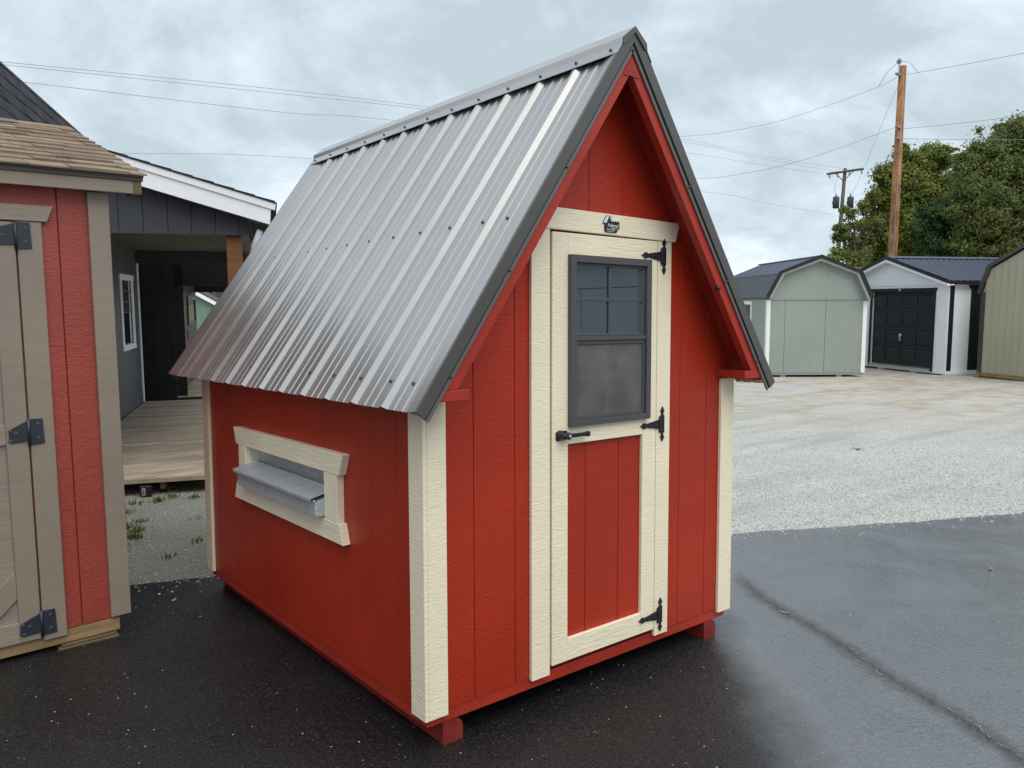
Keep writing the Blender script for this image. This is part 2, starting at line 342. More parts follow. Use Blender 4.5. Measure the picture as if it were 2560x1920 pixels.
def crackline(pts, step=.02):
    P = [Vector((a, b, 0)) for a, b in pts]; ln = []
    for i in range(len(P)-1):
        p0, p1, p2, p3 = P[max(i-1, 0)], P[i], P[i+1], P[min(i+2, len(P)-1)]; k = int((p2-p1).length/step)
        for q in range(k):
            t = q/k; ln.append(.5*((2*p1)+(-p0+p2)*t+(2*p0-5*p1+4*p2-p3)*t*t+(-p0+3*p1-3*p2+p3)*t**3))
    return ln
CL = crackline(CK); v, f, ac = [], [], []
for i, q in enumerate(CL):
    t = (CL[min(i+1, len(CL)-1)]-CL[max(0, i-1)]).normalized(); sd_ = Vector((t.y, -t.x, 0)); e_ = min(1, i/15)
    for u, val in ((-1, 0), (-.45, .55), (0, 1), (.35, .6), (1, 0)): w = q+sd_*u*.10; v.append((w.x, w.y, gz(w.x, w.y)+.004)); ac.append(val*e_)
for i in range(len(CL)-1):
    for k in range(4): f.append((i*5+k, i*5+k+1, (i+1)*5+k+1, (i+1)*5+k))
dm = mesh('crack_stain', v, f, decal()); at_ = dm.attributes.new('across', 'FLOAT', 'POINT'); at_.data.foreach_set('value', ac)
ob('crack_stain', dm, kind='structure')
GRIT = M('pale_grit', (.40, .40, .39), .8, .2, var=.3, vs=(60, 60, 60)); HAIR = M('open_crack', (.006, .006, .006), .9, .1)
def hairline(name, i0, i1, wid, dz, mat, keep=1.):
    v, f, off = [], [], 0.
    for i in range(i0, min(i1, len(CL)-1)):
        q = CL[i]; t = (CL[i+1]-CL[max(0, i-1)]).normalized(); sd_ = Vector((t.y, -t.x, 0)); off = off*.85+random.gauss(0, .006)
        w_ = wid*random.uniform(.3, 1.2)
        for u in (-1, 1): w = q+sd_*(off+u*w_); v.append((w.x, w.y, gz(w.x, w.y)+dz))
    n_ = len(v)//2
    for i in range(n_-1):
        if random.random() < keep: f.append((2*i, 2*i+1, 2*i+3, 2*i+2))
    return ob(name, mesh(name, v, f, mat), kind='structure')
hairline('crack_hairline', 4, 999, .0014, .008, HAIR, .6)
hairline('crack_grit', 60, 84, .0020, .009, GRIT, .55); hairline('crack_grit', 92, 112, .0016, .009, GRIT, .5)

# loose stones -----------------------------------------------------
def stones(name, pts, size, mat, squash=.6):
    ico = bmesh.new(); bmesh.ops.create_icosphere(ico, subdivisions=1, radius=1); base = np.array([v.co[:] for v in ico.verts]); fc = np.array([[v.index for v in f.verts] for f in ico.faces]); ico.free()
    n = len(pts); V = np.empty((n, 12 if len(base) == 12 else len(base), 3)); nb = len(base)
    for i, q in enumerate(pts):
        s = size(i); r = base*(rng.uniform(.65, 1.2, (nb, 1))); a = rng.uniform(0, 6.28); ca, sa = math.cos(a), math.sin(a)
        r = r*np.array([s*rng.uniform(.8, 1.4), s*rng.uniform(.6, 1.), s*squash]); r = r @ np.array([[ca, sa, 0], [-sa, ca, 0], [0, 0, 1]])
        V[i] = r + np.array(q)
    F = (fc[None]+np.arange(n)[:, None, None]*nb).reshape(-1, 3)
    m = bpy.data.meshes.new(name); m.from_pydata(V.reshape(-1, 3).tolist(), [], F.tolist()); m.materials.append(mat)
    return ob(name, m, kind='stuff')
STONE = M('loose_stone', (.52, .52, .50), .85, .25, var=.45, vs=(31, 31, 31), fine=.2, fs=(200, 200, 200))
P_ = []
for _ in range(7500):
    x, y = rng.uniform(-1.2, 1.6), rng.uniform(2.2, 5.9)
    if y > EDGE(x)+rng.exponential(.03)-.02: P_.append((x, y, gz(x, y)-.012))
for _ in range(13000):
    x = rng.uniform(3, 12); y = EDGE(x) + abs(rng.normal(0, 2.6)) + .01
    P_.append((x, y, gz(x, y)-.012))
SZ = [float(rng.uniform(.003, .0085)) for _ in P_]
stones('gravel_stones', P_, lambda i: SZ[i], STONE)
P_ = []
for _ in range(240):
    x, y = rng.uniform(-2.6, 6), rng.uniform(-2.4, 2.6)
    if y < EDGE(x)-.02: P_.append((x, y, gz(x, y)+.002))
for _ in range(700):
    x = rng.uniform(-1, 7.5); y = EDGE(x) - rng.exponential(.10); P_.append((x, y, gz(x, y)+.002))
SZ2 = [float(min(.011, (.0018 if i_ < 190 else .0042)+rng.exponential(.0014))) for i_ in range(len(P_))]
stones('loose_chippings', P_, lambda i: SZ2[i], M('pale_chipping', (.50, .50, .48), .8, .3, var=.5, vs=(40, 40, 40)))
# weeds in the gravel gap
def tuft(name, spots, mat, label=None):
    v, f = [], []
    for x, y, n, hh in spots:
        for _ in range(n):
            a = rng.uniform(0, 6.28); d = abs(rng.normal(0, .05)); bx, by = x+math.cos(a)*d, y+math.sin(a)*d; L_ = hh*rng.uniform(.4, 1.1); b = rng.uniform(0, 6.28); w = rng.uniform(.0025, .006); t = rng.uniform(.2, .9)
            z = gz(bx, by)-.014; k = len(v); dx, dy = math.cos(b), math.sin(b)
            v += [(bx-dy*w, by+dx*w, z), (bx+dy*w, by-dx*w, z), (bx+dx*L_*t*.45+dy*w*.8, by+dy*L_*t*.45-dx*w*.8, z+L_*.6), (bx+dx*L_*t*.45-dy*w*.8, by+dy*L_*t*.45+dx*w*.8, z+L_*.6), (bx+dx*L_*t, by+dy*L_*t, z+L_*.85)]
            f += [(k, k+1, k+2, k+3), (k+3, k+2, k+4)]
    return ob(name, mesh(name, v, f, mat), kind='stuff')
WEED = M('weed_leaf', (.10, .155, .03), .6, .3, var=.35, vs=(20, 20, 20))
tuft('weeds', [(-.12, 4.15, 90, .06), (-.02, 4.35, 80, .05), (-.2, 3.75, 50, .05), (.12, 4.5, 30, .04), (.45, 5.2, 70, .06), (.25, 5.25, 40, .05), (.75, 5.15, 40, .05), (.02, 3.3, 25, .04), (.5, 4.3, 14, .04), (-.25, 4.6, 90, .06), (.1, 4.9, 40, .05), (-.05, 4.0, 110, .055), (-.15, 4.3, 120, .06), (.02, 4.2, 60, .05), (-.3, 3.9, 80, .05), (.6, 5.3, 50, .05), (.3, 3.6, 20, .04), (.9, 4.7, 25, .04), (8.2, 2.6, 26, .03)], WEED)
LEAFY = M('fallen_leaf', (.36, .22, .05), .6, .3, var=.3, vs=(60, 60, 60))
for i, (x, y, lb) in enumerate(((4.05, -.45, 'lone yellow fallen leaf out on the open asphalt'), (2.33, -.03, 'brown fallen leaf lying beside the asphalt crack'))):
    v = []; 
    for k in range(10):
        a = k/10*6.283; r = .018*(1+.45*math.cos(2*a)+.2*math.sin(5*a)); v.append((r*math.cos(a), r*math.sin(a)*.8, .004+.004*math.cos(2*a)))
    v.append((0, 0, .001))
    o = ob('fallen_leaf', mesh('fallen_leaf', v, [(10, k, (k+1) % 10) for k in range(10)], LEAFY), label=lb, category='leaf')
    o.location = (x, y, gz(x, y)+.003); o.rotation_euler = (0, 0, i*2.)

# ================================================================== THE RED COOP
RT = Matrix(((math.cos(0), 0, 0, 0), (0, 1, 0, 0), (0, 0, 1, 0), (0, 0, 0, 1)))
rv = Vector((HF.y, -HF.x, 0)); hc = HF*math.cos(TH) - Vector((0, 0, 1))*math.sin(TH); zc = Vector((0, 0, 1))*math.cos(TH) + HF*math.sin(TH)
def rtv(q): q = Vector(q); return rv*(q.dot(rv)) + hc*(q.dot(HF)) + zc*q.z
ex, ey, ez = rtv((1, 0, 0)), rtv((0, 1, 0)), rtv((0, 0, 1))
RT = Matrix(((ex.x, ey.x, ez.x, 0), (ex.y, ey.y, ez.y, 0), (ex.z, ey.z, ez.z, 0), (0, 0, 0, 1)))
coop = thing('chicken_coop', 'small red coop with cream trim and steep grey metal roof on asphalt', 'chicken coop', RT)
W, L = 1.868, 2.44
XC, ZA, MS = .922, 2.780, 1.43
PH = math.atan(MS); cP, sP = math.cos(PH), math.sin(PH)
roofz = lambda x, off=0.: ZA - MS*abs(x-XC) + off/cP
WT = -.018                                       # the wall stops under the roof boards
GR = .0017
def gable_clip(poly, off=WT):
    # z <= ZA + off/cP - MS*|x-XC|
    k = ZA + off/cP
    poly = clip(poly, -MS, 1, k-MS*XC); return clip(poly, MS, 1, k+MS*XC)
# backing sheets (door opening left open)
DX0, DX1, DZ1 = .621, 1.272, 1.979
def sheet(name, poly, y0, y1, mat): 
    poly = gable_clip(poly)
    return prism(name, poly, y0, y1, XZ, mat, coop)
fw = sheet('wall_sheet', [(.03, .14), (DX0, .14), (DX0, 3), (.03, 3)], .0235, .042, RED)
sheet('wall_sheet', [(DX1, .14), (W-.03, .14), (W-.03, 3), (DX1, 3)], .0235, .042, RED)
sheet('wall_sheet', [(DX0, DZ1), (DX1, DZ1), (DX1, 3), (DX0, 3)], .0235, .042, RED)
gx = [.012] + [.241+.2035*k for k in range(8)] + [W-.012]
def fstrip(x0, x1, z0, z1=3., y0=.018, y1=.028, nm='siding_board'):
    po = gable_clip([(x0, z0), (x1, z0), (x1, z1), (x0, z1)])
    if len(po) > 2: prism(nm, po, y0, y1, XZ, RED, coop, .0009)
for a, b in zip(gx[:-1], gx[1:]):
    a_, b_ = a+GR, b-GR
    if b_ <= DX0 or a_ >= DX1: fstrip(a_, b_, .14)
    elif a_ < DX0: fstrip(a_, DX0, .14, DZ1); fstrip(a_, b_, DZ1)
    elif b_ > DX1: fstrip(DX1, b_, .14, DZ1); fstrip(a_, b_, DZ1)
    else: fstrip(a_, b_, DZ1)
# left, right and rear walls
gy = [.03] + [.218+.2035*k for k in range(11)] + [L-.012]
SZ1 = roofz(.03, WT)-.01
def opening(y0, y1): return y1 > .765 and y0 < 1.716
for a, b in zip(gy[:-1], gy[1:]):
    a_, b_ = a+GR, b-GR
    def side(z0, z1, ya=a_, yb=b_): box('siding_board', (.018, .028, ya, yb, z0, z1), RED, coop, .0009)
    if opening(a_, b_):
        side(.14, .752); side(.965, SZ1)
        if a_ < .765: side(.752, .965, a_, .765)
        if b_ > 1.716: side(.752, .965, 1.716, b_)
    else: side(.14, SZ1)
    box('siding_board', (W-.028, W-.018, a_, b_, .14, SZ1), RED, coop, .0009)
boxes('wall_sheet', [(.0235, .04, .042, L-.04, .14, .752), (.0235, .04, .042, L-.04, .965, SZ1), (.0235, .04, .042, .765, .752, .965), (.0235, .04, 1.716, L-.04, .752, .965)], RED, coop)
box('wall_sheet', (W-.04, W-.028, .042, L-.04, .14, SZ1), DARKIN, coop)
prism('rear_wall', gable_clip([(.03, .14), (W-.03, .14), (W-.03, 3), (.03, 3)]), L-.04, L-.018, XZ, RED, coop)
box('floor', (.03, W-.03, .045, L-.045, .137, .155), DARKIN, coop)
# rim, skids
box('rim_board', (.022, W-.022, .022, .058, .090, .1385), REDT, coop, .003)
box('rim_board', (.022, .058, .0585, L-.0585, .090, .1385), REDT, coop, .003)
box('rim_board', (W-.058, W-.022, .0585, L-.0585, .090, .1385), REDT, coop, .003)
box('rim_board', (.022, W-.022, L-.058, L-.022, .090, .1385), REDT, coop, .003)
for x0 in (.092, 1.683):
    prof = [(x0+.003, 0), (x0+.088, 0), (x0+.091, .004), (x0+.093, .045), (x0+.088, .066), (x0+.078, .081), (x0+.066, .0895), (x0+.003, .0895), (x0, .086), (x0, .003)]
    prism('skid', prof, .0225, L-.02, XZ, REDW, coop)
# corner boards (side board laps the front board)
ctop = 1.325
def cb(nm, a, mat=CRM): return box(nm, a, mat, coop, .002)
cb('corner_board', (.0, .018, .0, .100, .126, roofz(.018, -.03)-.02)); cb('corner_board', (.0185, .103, .0, .0175, .126, ctop+.002))
cb('corner_board', (W-.018, W, .0, .100, .126, 1.3325)); cb('corner_board', (W-.103, W-.0185, .0, .0175, .126, ctop+.002))
cb('corner_board', (.0, .018, L-.100, L, .126, roofz(.018, -.03)-.02)); cb('corner_board', (.0185, .103, L-.0175, L, .126, ctop+.1))
cb('corner_board', (W-.018, W, L-.100, L, .126, roofz(.018, -.03)-.02)); cb('corner_board', (W-.103, W-.0185, L-.0175, L, .126, ctop+.1))
# door casing and header
cb('door_casing', (.518, .617, 0, .0175, .132, 1.9835)); cb('door_casing', (1.2745, 1.369, 0, .0175, .130, 1.9745))
hp = gable_clip([(.489, 1.984), (1.392, 1.976), (1.424, 2.064), (.455, 2.073)], -.004)
prism('door_header', hp, -.004, .0175, XZ, CRMH, coop, .002)
# --- door leaf
door = box('door', (.6275, .7165, -.001, .0172, .167, 1.973), CRM, coop, .002, label='cream framed door with a window over a red lower panel')
D = lambda nm, a, mat, bv=.002, par=door, **k: box(nm, a, mat, par, bv, **k)
D('door_stile', (1.1785, 1.2695, -.001, .0172, .167, 1.973), CRM)
D('door_rail', (.7172, 1.1778, -.0005, .0172, .167, .2635), CRMH); D('door_rail', (.7172, 1.1778, -.0005, .0172, 1.0985, 1.173), CRMH); D('door_rail', (.7172, 1.1778, -.0005, .0172, 1.884, 1.973), CRMH)
for a, b in ((.6275, .8345), (.8380, 1.0395), (1.0430, 1.2695)): D('siding_board', (a, b, .018, .028, .16, 1.165), RED, .0009)
D('panel_backing', (.63, 1.268, .0235, .030, .161, 1.164), RED, 0)
boxes('door_backing', [(.6275, 1.2695, .0285, .040, .16, 1.19), (.6275, .735, .0185, .040, 1.19, 1.87), (1.19, 1.2695, .0185, .040, 1.19, 1.87), (.6275, 1.2695, .0285, .040, 1.87, 1.973)], DARKIN, door)
# --- window in the door
WX0, WX1, WZ0, WZ1 = .714, 1.208, 1.172, 1.885
win = boxes('window', [(WX0, WX0+.030, -.024, .03, WZ0, WZ1), (WX1-.030, WX1, -.024, .03, WZ0, WZ1), (WX0+.0305, WX1-.0305, -.0235, .03, WZ1-.030, WZ1), (WX0+.0305, WX1-.0305, -.0235, .03, WZ0, WZ0+.026), (WX0+.0305, WX1-.0305, -.019, .03, 1.531, 1.549)], BRONZE, coop, .0015)
WB = lambda nm, a, mat: box(nm, a, mat, win, .0012)
ux0, ux1, uz0, uz1 = WX0+.031, WX1-.031, 1.5495, WZ1-.0305
boxes('upper_sash', [(ux0, ux0+.012, -.008, .02, uz0, uz1), (ux1-.012, ux1, -.008, .02, uz0, uz1), (ux0+.0122, ux1-.0122, -.0075, .02, uz1-.012, uz1), (ux0+.0122, ux1-.0122, -.0075, .02, uz0, uz0+.010)], BRONZE, win, .001)
ob('pane', mesh('pane', [(ux0+.012, .006, uz0+.01), (ux1-.012, .006, uz0+.01), (ux1-.012, .006, uz1-.012), (ux0+.012, .006, uz1-.012)], [(0, 1, 2, 3)], GLASS), win)
WB('muntin', ((ux0+ux1)/2-.007, (ux0+ux1)/2+.007, -.004, .003, uz0+.0102, uz1-.0122), BRONZE)
WB('muntin', (ux0+.0124, (ux0+ux1)/2-.0072, -.0045, .003, 1.698, 1.711), BRONZE); WB('muntin', ((ux0+ux1)/2+.0072, ux1-.0124, -.0045, .003, 1.698, 1.711), BRONZE)
lz0, lz1 = WZ0+.0265, 1.5305
boxes('screen_frame', [(ux0, ux0+.014, -.012, .0, lz0, lz1), (ux1-.014, ux1, -.012, .0, lz0, lz1), (ux0+.0142, ux1-.0142, -.0115, .0, lz1-.016, lz1), (ux0+.0142, ux1-.0142, -.0115, .0, lz0, lz0+.016)], BRONZE, win, .001)
ob('screen', mesh('screen', [(ux0+.014, -.006, lz0+.016), (ux1-.014, -.006, lz0+.016), (ux1-.014, -.006, lz1-.016), (ux0+.014, -.006, lz1-.016)], [(0, 1, 2, 3)], SCREEN), win)
ob('pane', mesh('pane', [(ux0, .014, lz0), (ux1, .014, lz0), (ux1, .014, lz1), (ux0, .014, lz1)], [(0, 1, 2, 3)], GLASS), win)
WB('muntin', ((ux0+ux1)/2-.012, (ux0+ux1)/2+.004, .004, .012, lz0, lz1), BRONZE); WB('muntin', (ux0, (ux0+ux1)/2-.0122, .004, .0115, 1.366, 1.378), BRONZE); WB('muntin', ((ux0+ux1)/2+.0042, ux1, .004, .0115, 1.366, 1.378), BRONZE)
# --- strap hinges
def hinge_meshes():
    def spear(up, w, ln):         # pointed finial on the end of a plate
        return [(-w*.55, 0), (-w*.35, ln*.25), (-w*1.05, ln*.45), (-w*.55, ln*.72), (0, ln), (w*.55, ln*.72), (w*1.05, ln*.45), (w*.35, ln*.25), (w*.55, 0)]
    t = spear(1, .0125, .042); plate = [(-.0125, -.040), (-.0125, .040)] + [(a, b+.040) for a, b in t] + [(.0125, .040), (.0125, -.040)] + [(-a, -b-.040) for a, b in t]
    leaf = prismv(plate, -.0065, -.0015, XZ)
    st = [(-.024, .021), (-.065, .015), (-.100, .010), (-.112, .0065)]; tip = [(-.118, .014), (-.130, .012), (-.150, 0)]
    s = st + tip; strap = s + [(a, -b) for a, b in reversed(s[:-1])]
    return leaf, prismv(strap, -.0065, -.0015, XZ)
lf, sp_ = hinge_meshes(); lm = mesh('leaf', *lf, BLK); sm = mesh('strap', *sp_, BLK); bm_ = mesh('pin', *prismv([(-.0175+.0055*math.cos(k*.785), -.006+.0055*math.sin(k*.785)) for k in range(8)], -.036, .036, XY), BLK)
nlm = mesh('nail_head', *prismv([(.004*math.cos(k*1.047), .004*math.sin(k*1.047)) for k in range(6)], -.0085, -.006, XZ), SCRW)
for zc_ in (1.906, 1.136, .229):
    hg = ob('hinge', lm, door); hg.location = (1.311, 0, zc_); hg.parent = coop
    for mm, nm in ((sm, 'strap'), (bm_, 'pin')): q = ob(nm, mm, hg)
    for dx, dz in ((0, .028), (0, -.028), (-.045, 0), (-.085, 0)): q = ob('nail_head', nlm, hg); q.location = (dx, 0, dz)
# --- T handle
rx90 = Matrix.Rotation(math.radians(90), 4, 'X')
hd = lathe('door_handle', [(.022, 0), (.022, .006), (.017, .012), (.013, .022), (.013, .036), (.011, .042)], BLK, door, Matrix.Translation((.667, -.001, 1.140)) @ rx90 @ Matrix.Scale(1, 4))
lathe('lock_cylinder', [(.0062, 0), (.0062, .004)], GALV, hd, Matrix.Translation((.690, -.041, 1.139)) @ rx90, 12)
lathe('boss', [(.015, 0), (.015, .016), (.011, .020)], BLK, hd, Matrix.Translation((.690, -.022, 1.139)) @ rx90, 14)
prism('lever', [(.690, 1.128), (.700, 1.131), (.770, 1.132), (.806, 1.128), (.811, 1.131), (.811, 1.149), (.806, 1.151), (.770, 1.147), (.700, 1.148), (.690, 1.150)], -.040, -.024, XZ, BLK, hd, .003)
prism('base_plate', [(.645, 1.122), (.655, 1.117), (.705, 1.120), (.712, 1.130), (.712, 1.150), (.705, 1.158), (.655, 1.160), (.645, 1.155)], -.006, -.0012, XZ, BLK, hd, .002)
# --- maker's plate on the header
pl_ = prism('maker_plate', [(.908, 2.026), (.920, 2.026), (.920, 1.996), (.926, 1.990), (.991, 1.990), (.997, 1.996), (.997, 2.004), (1.006, 2.006), (1.011, 2.012), (1.011, 2.032), (1.006, 2.038), (.968, 2.038), (.958, 2.060), (.930, 2.060)], -.008, -.0045, XZ, PLATE, coop)
yP = -.0095
def flat(name, polys, mat, par, y0=yP, y1=-.0082):
    v, f = [], []
    for po in polys:
        a, b = prismv(po, y0, y1, XZ); k = len(v); v += a; f += [tuple(i+k for i in q) for q in b]
    return ob(name, mesh(name, v, f, mat), par)
flat('logo_roof', [[(.911, 2.029), (.919, 2.029), (.937, 2.0575), (.931, 2.0575)], [(.921, 2.029), (.929, 2.029), (.945, 2.0575), (.939, 2.0575)], [(.948, 2.0575), (.953, 2.0575), (.966, 2.036), (.961, 2.036)]], PRINT, pl_)
def text(body, x, z, size, par, mat, shear=0., sx=1.):
    cu = bpy.data.curves.new('t', 'FONT'); cu.body = body; cu.size = size; cu.shear = shear; cu.extrude = .0004; cu.resolution_u = 2
    to = bpy.data.objects.new('t', cu); COL.objects.link(to); dg = bpy.context.evaluated_depsgraph_get()
    m = bpy.data.meshes.new_from_object(to.evaluated_get(dg)); bpy.data.objects.remove(to)
    m.transform(Matrix.Translation((x, yP, z)) @ rx90 @ Matrix.Diagonal((sx, 1, 1, 1))); m.materials.clear(); m.materials.append(mat)
    return ob('lettering', m, par)
text('Preferred', .936, 2.0135, .0195, pl_, PRINT, .25, .86); text('STRUCTURES', .958, 2.0075, .0062, pl_, PRINT, 0, 1.05); text('740-253-4866', .930, 1.9995, .0088, pl_, PRINT, 0, 1.05)
text('preferredstructures.com', .930, 1.9935, .0046, pl_, PRINT, 0, .98)

# --- feeder with galvanised lid in the side wall
fr_ = prism('feeder_frame', [(1.868, 1.051), (1.835, .9625), (.629, .9625), (.589, 1.057)], -.020, .0175, YZ, CRMH, coop, .002, label='cream board frame round the feeder opening')
prism('bottom_board', [(1.838, .7545), (.629, .7545), (.600, .667), (1.872, .664)], -.020, .0175, YZ, CRMH, fr_, .002)
box('jamb', (-.018, .0175, 1.708, 1.803, .755, .962), CRM, fr_, .002); box('jamb', (-.018, .0175, .652, .774, .755, .962), CRM, fr_, .002)
box('reveal', (.0178, .1, 1.7085, 1.7155, .752, .965), CRM, fr_); box('reveal', (.0178, .1, .7655, .7735, .752, .965), CRM, fr_)
fd = prism('feeder_box', [(-.062, .764), (-.062, .826), (-.058, .832), (.05, .860), (.072, .86), (.072, .764)], .7755, 1.7065, lambda a, b, d: (a, d, b), GALV, coop)
prism('feeder_lid', [(-.084, .836), (-.084, .848), (-.082, .8495), (.020, .8760), (.023, .8835), (.028, .8835), (.026, .874), (-.080, .8465), (-.082, .836)], .7755, 1.712, lambda a, b, d: (a, d, b), GALV, fd)
prism('back_plate', [(.030, .870), (.056, .874), (.060, .964), (.064, .964), (.060, .868), (.030, .866)], .7745, 1.7078, lambda a, b, d: (a, d, b), GALV, fd)
box('end_tab', (-.0625, -.042, .7742, .7754, .768, .828), GALV, fd)
rvm = mesh('rivet', *prismv([(.004*math.cos(k*.785), .004*math.sin(k*.785)) for k in range(8)], -.0022, 0, XZ), PRINT)
for x, z in ((-.053, .780), (-.053, .803), (-.066, .838)): q = ob('rivet', rvm, fd); q.location = (x, .7742, z)

# --- roof
def LS(s, n, y): return (XC - s*cP - n*sP, y, ZA - s*sP + n*cP)
def RS(s, n, y): return (XC + s*cP + n*sP, y, ZA - s*sP + n*cP)
S1 = 1.035/cP; S0 = .045/cP; RY0, RY1 = -.155, 2.635
ribs = [.08+.2286*k for k in range(11)]; RH = .0155
RB, RTP = .031, .008
def profile(y0, y1, lift, first, last):
    pr = [(y0, 0)]
    def minor(c): return [(c-.010, 0), (c-.004, .0032), (c+.004, .0032), (c+.010, 0)]
    if not any(abs(rb-y0) < .02 for rb in ribs): pr += minor(-.105)+minor(-.045)+minor(.012)
    for rb in ribs:
        if rb < y0-.001 or rb > y1+.001: continue
        st, en = abs(rb-y0) < .02, abs(rb-y1) < .02
        if st: pr = [(rb-RTP*.6, RH-.0012), (rb+RTP, RH-.0012), (rb+RB, 0)]
        elif en: pr += [(rb-RB, 0), (rb-RTP, RH), (rb+RTP+.001, RH+.0012), (rb+RTP+.008, RH*.72)]
        else: pr += [(rb-RB, 0), (rb-RTP, RH), (rb+RTP, RH), (rb+RB, 0)]
        if not en:
            for q in (.085, .143):
                if rb+q+.02 < y1: pr += minor(rb+q)
    if not any(abs(rb-y1) < .02 for rb in ribs): pr.append((y1, 0))
    return pr
for side_, fn in (('l', LS), ('r', RS)):
    for y0, y1 in ((RY0, ribs[4]), (ribs[4], ribs[8]), (ribs[8], RY1)):
        pr = profile(y0, y1, 0, False, False); n = len(pr); v, f = [], []
        nseg = 8
        for k in range(nseg+1):
            s = S0 + (S1-S0)*k/nseg
            for y, h_ in pr: v.append(fn(s, h_, y))
        for k in range(nseg+1):
            s = S0 + (S1-S0)*k/nseg
            for y, h_ in pr: v.append(fn(s, h_-.0012, y))
        o_ = n*(nseg+1)
        for k in range(nseg):
            for i in range(n-1):
                f.append((k*n+i, k*n+i+1, (k+1)*n+i+1, (k+1)*n+i)); f.append((o_+k*n+i, o_+(k+1)*n+i, o_+(k+1)*n+i+1, o_+k*n+i+1))
        for i in range(n-1): f.append((nseg*n+i, nseg*n+i+1, o_+nseg*n+i+1, o_+nseg*n+i))
        ob('roof_panel', mesh('roof_panel', v, f, STEEL), coop)
    # boards under the metal, rake trim, fly rafter
    q = lambda nm, n0, n1, y0, y1, mat, send=S1, bv=0, sh=None: prism(nm, [(-n0*MS, n0), (-n1*MS, n1), (send, n1), (send, n0)], y0, y1, lambda a, b, d: fn(a, b, d), mat, coop, bv)
    q('roof_board', -.015, -.0025, -.140, RY1-.01, REDT, S1-.03)
    sgn = -1 if side_ == 'l' else 1
    def q2(nm, n0, n1, y0, y1, mat, bv=0):
        P4 = [fn(a_, b_, 0) for a_, b_ in ((-n0*MS, n0), (-n1*MS, n1), (S1+.004, n1), (S1+.004, n0))]; po = [(p_[0], p_[2]) for p_ in P4]
        po = clip(po, sgn*.79, 1, 2.7895 + sgn*.79*XC); prism(nm, po, y0, y1, XZ, mat, coop, bv)
    q2('rake_trim', -.028, .0196, -.166, -.1563, TRIMS, .001)
    q2('rake_gap_shade', -.0345, -.0283, -.1575, -.1525, BLK)  # black strip in the trim gap stands in for its shadow
    q2('rake_lip', -.049, -.0348, -.1595, -.1520, TRIML)
    q2('rear_rake_trim', -.047, .0196, RY1+.001, RY1+.010, TRIMS)
    sA, sB = .058/cP, S1+.002
    for nm, ya, yb in (('rake_flange', -.1560, -.084), ('rear_rake_flange', RY1+.0005, RY1-.13)):
        v = [fn(s_, n_, y_) for s_ in (sA, sB) for y_, n_ in ((ya, .0195), (yb, .0046), (yb, .0030), (ya, .0180))]
        ob(nm, mesh(nm, v, BF, STEEL), coop)
    # fly rafter, cut level on the lookout
    zl = 1.3725; sl_ = lambda n: (ZA + n*cP - zl)/sP
    prism('fascia', [(-(-.094)*MS, -.094), (-(-.0165)*MS, -.0165), (sl_(-.0165), -.0165), (sl_(-.094), -.094)], -.1505, -.113, lambda a, b, d: fn(a, b, d), REDT, coop, .0015)
    prism('rear_fascia', [(-(-.094)*MS, -.094), (-(-.0165)*MS, -.0165), (sl_(-.0165), -.0165), (sl_(-.094), -.094)], RY1-.045, RY1-.006, lambda a, b, d: fn(a, b, d), REDT, coop)
    sg = -1 if side_ == 'l' else 1
    xs_ = sorted((XC+sg*.82, XC+sg*.942))
    po = gable_clip([(xs_[0], 1.3335), (xs_[1], 1.3335), (xs_[1], 1.372), (xs_[0], 1.372)], -.016)
    prism('lookout_block', po, -.1515, .0175, XZ, REDT, coop, .002)
    zz_ = roofz(-.02, -.02)
# ridge cap
cp_ = [(0, 2.793), (.069, 2.7385), (.071, 2.7365), (.0735, 2.7120), (.1005, 2.6725), (.1015, 2.6700)]
full = [(XC-a, b) for a, b in reversed(cp_)] + [(XC+a, b) for a, b in cp_[1:]]
v, f = [], []
for y in (-.170, RY1+.012):
    for a, b in full: v.append((a, y, b))
for y in (-.170, RY1+.012):
    for a, b in full: v.append((a, y, b-.0018))
n = len(full)
for i in range(n-1):
    f += [(i, i+1, n+i+1, n+i), (2*n+i, 3*n+i, 3*n+i+1, 2*n+i+1), (i, 2*n+i, 2*n+i+1, i+1), (n+i, n+i+1, 3*n+i+1, 3*n+i)]
cap = ob('ridge_cap', mesh('ridge_cap', v, f, STEEL), coop)
# end fold of the cap
prism('cap_end', [(XC, 2.792), (XC+.069, 2.7375), (XC+.072, 2.712), (XC+.060, 2.712), (XC, 2.768), (XC-.060, 2.712), (XC-.072, 2.712), (XC-.069, 2.7375)], -.1725, -.1702, XZ, TRIMS, cap)
# vent tucked under the apex
vt = prism('gable_vent', [(XC-.046, 2.600), (XC+.046, 2.600), (XC, 2.671)], -.1545, -.1515, XZ, REDT, coop)
sl2 = []
for r_ in range(6):
    z = 2.606+r_*.009; hw = (2.668-z)/.071*.046-.006
    k = max(1, int(hw*2/.018)); 
    for i in range(k):
        x = XC-hw+2*hw*(i+.5)/k; sl2.append((x-.0055, x+.0055, -.1552, -.1546, z, z+.0032))
boxes('vent_slot', sl2, BLK, vt)
lathe('photo_sensor', [(.013, 0), (.0125, .008), (.009, .014), (.004, .016)], BLK, coop, Matrix.Translation((1.512, -.151, 1.762)) @ rx90, 14)
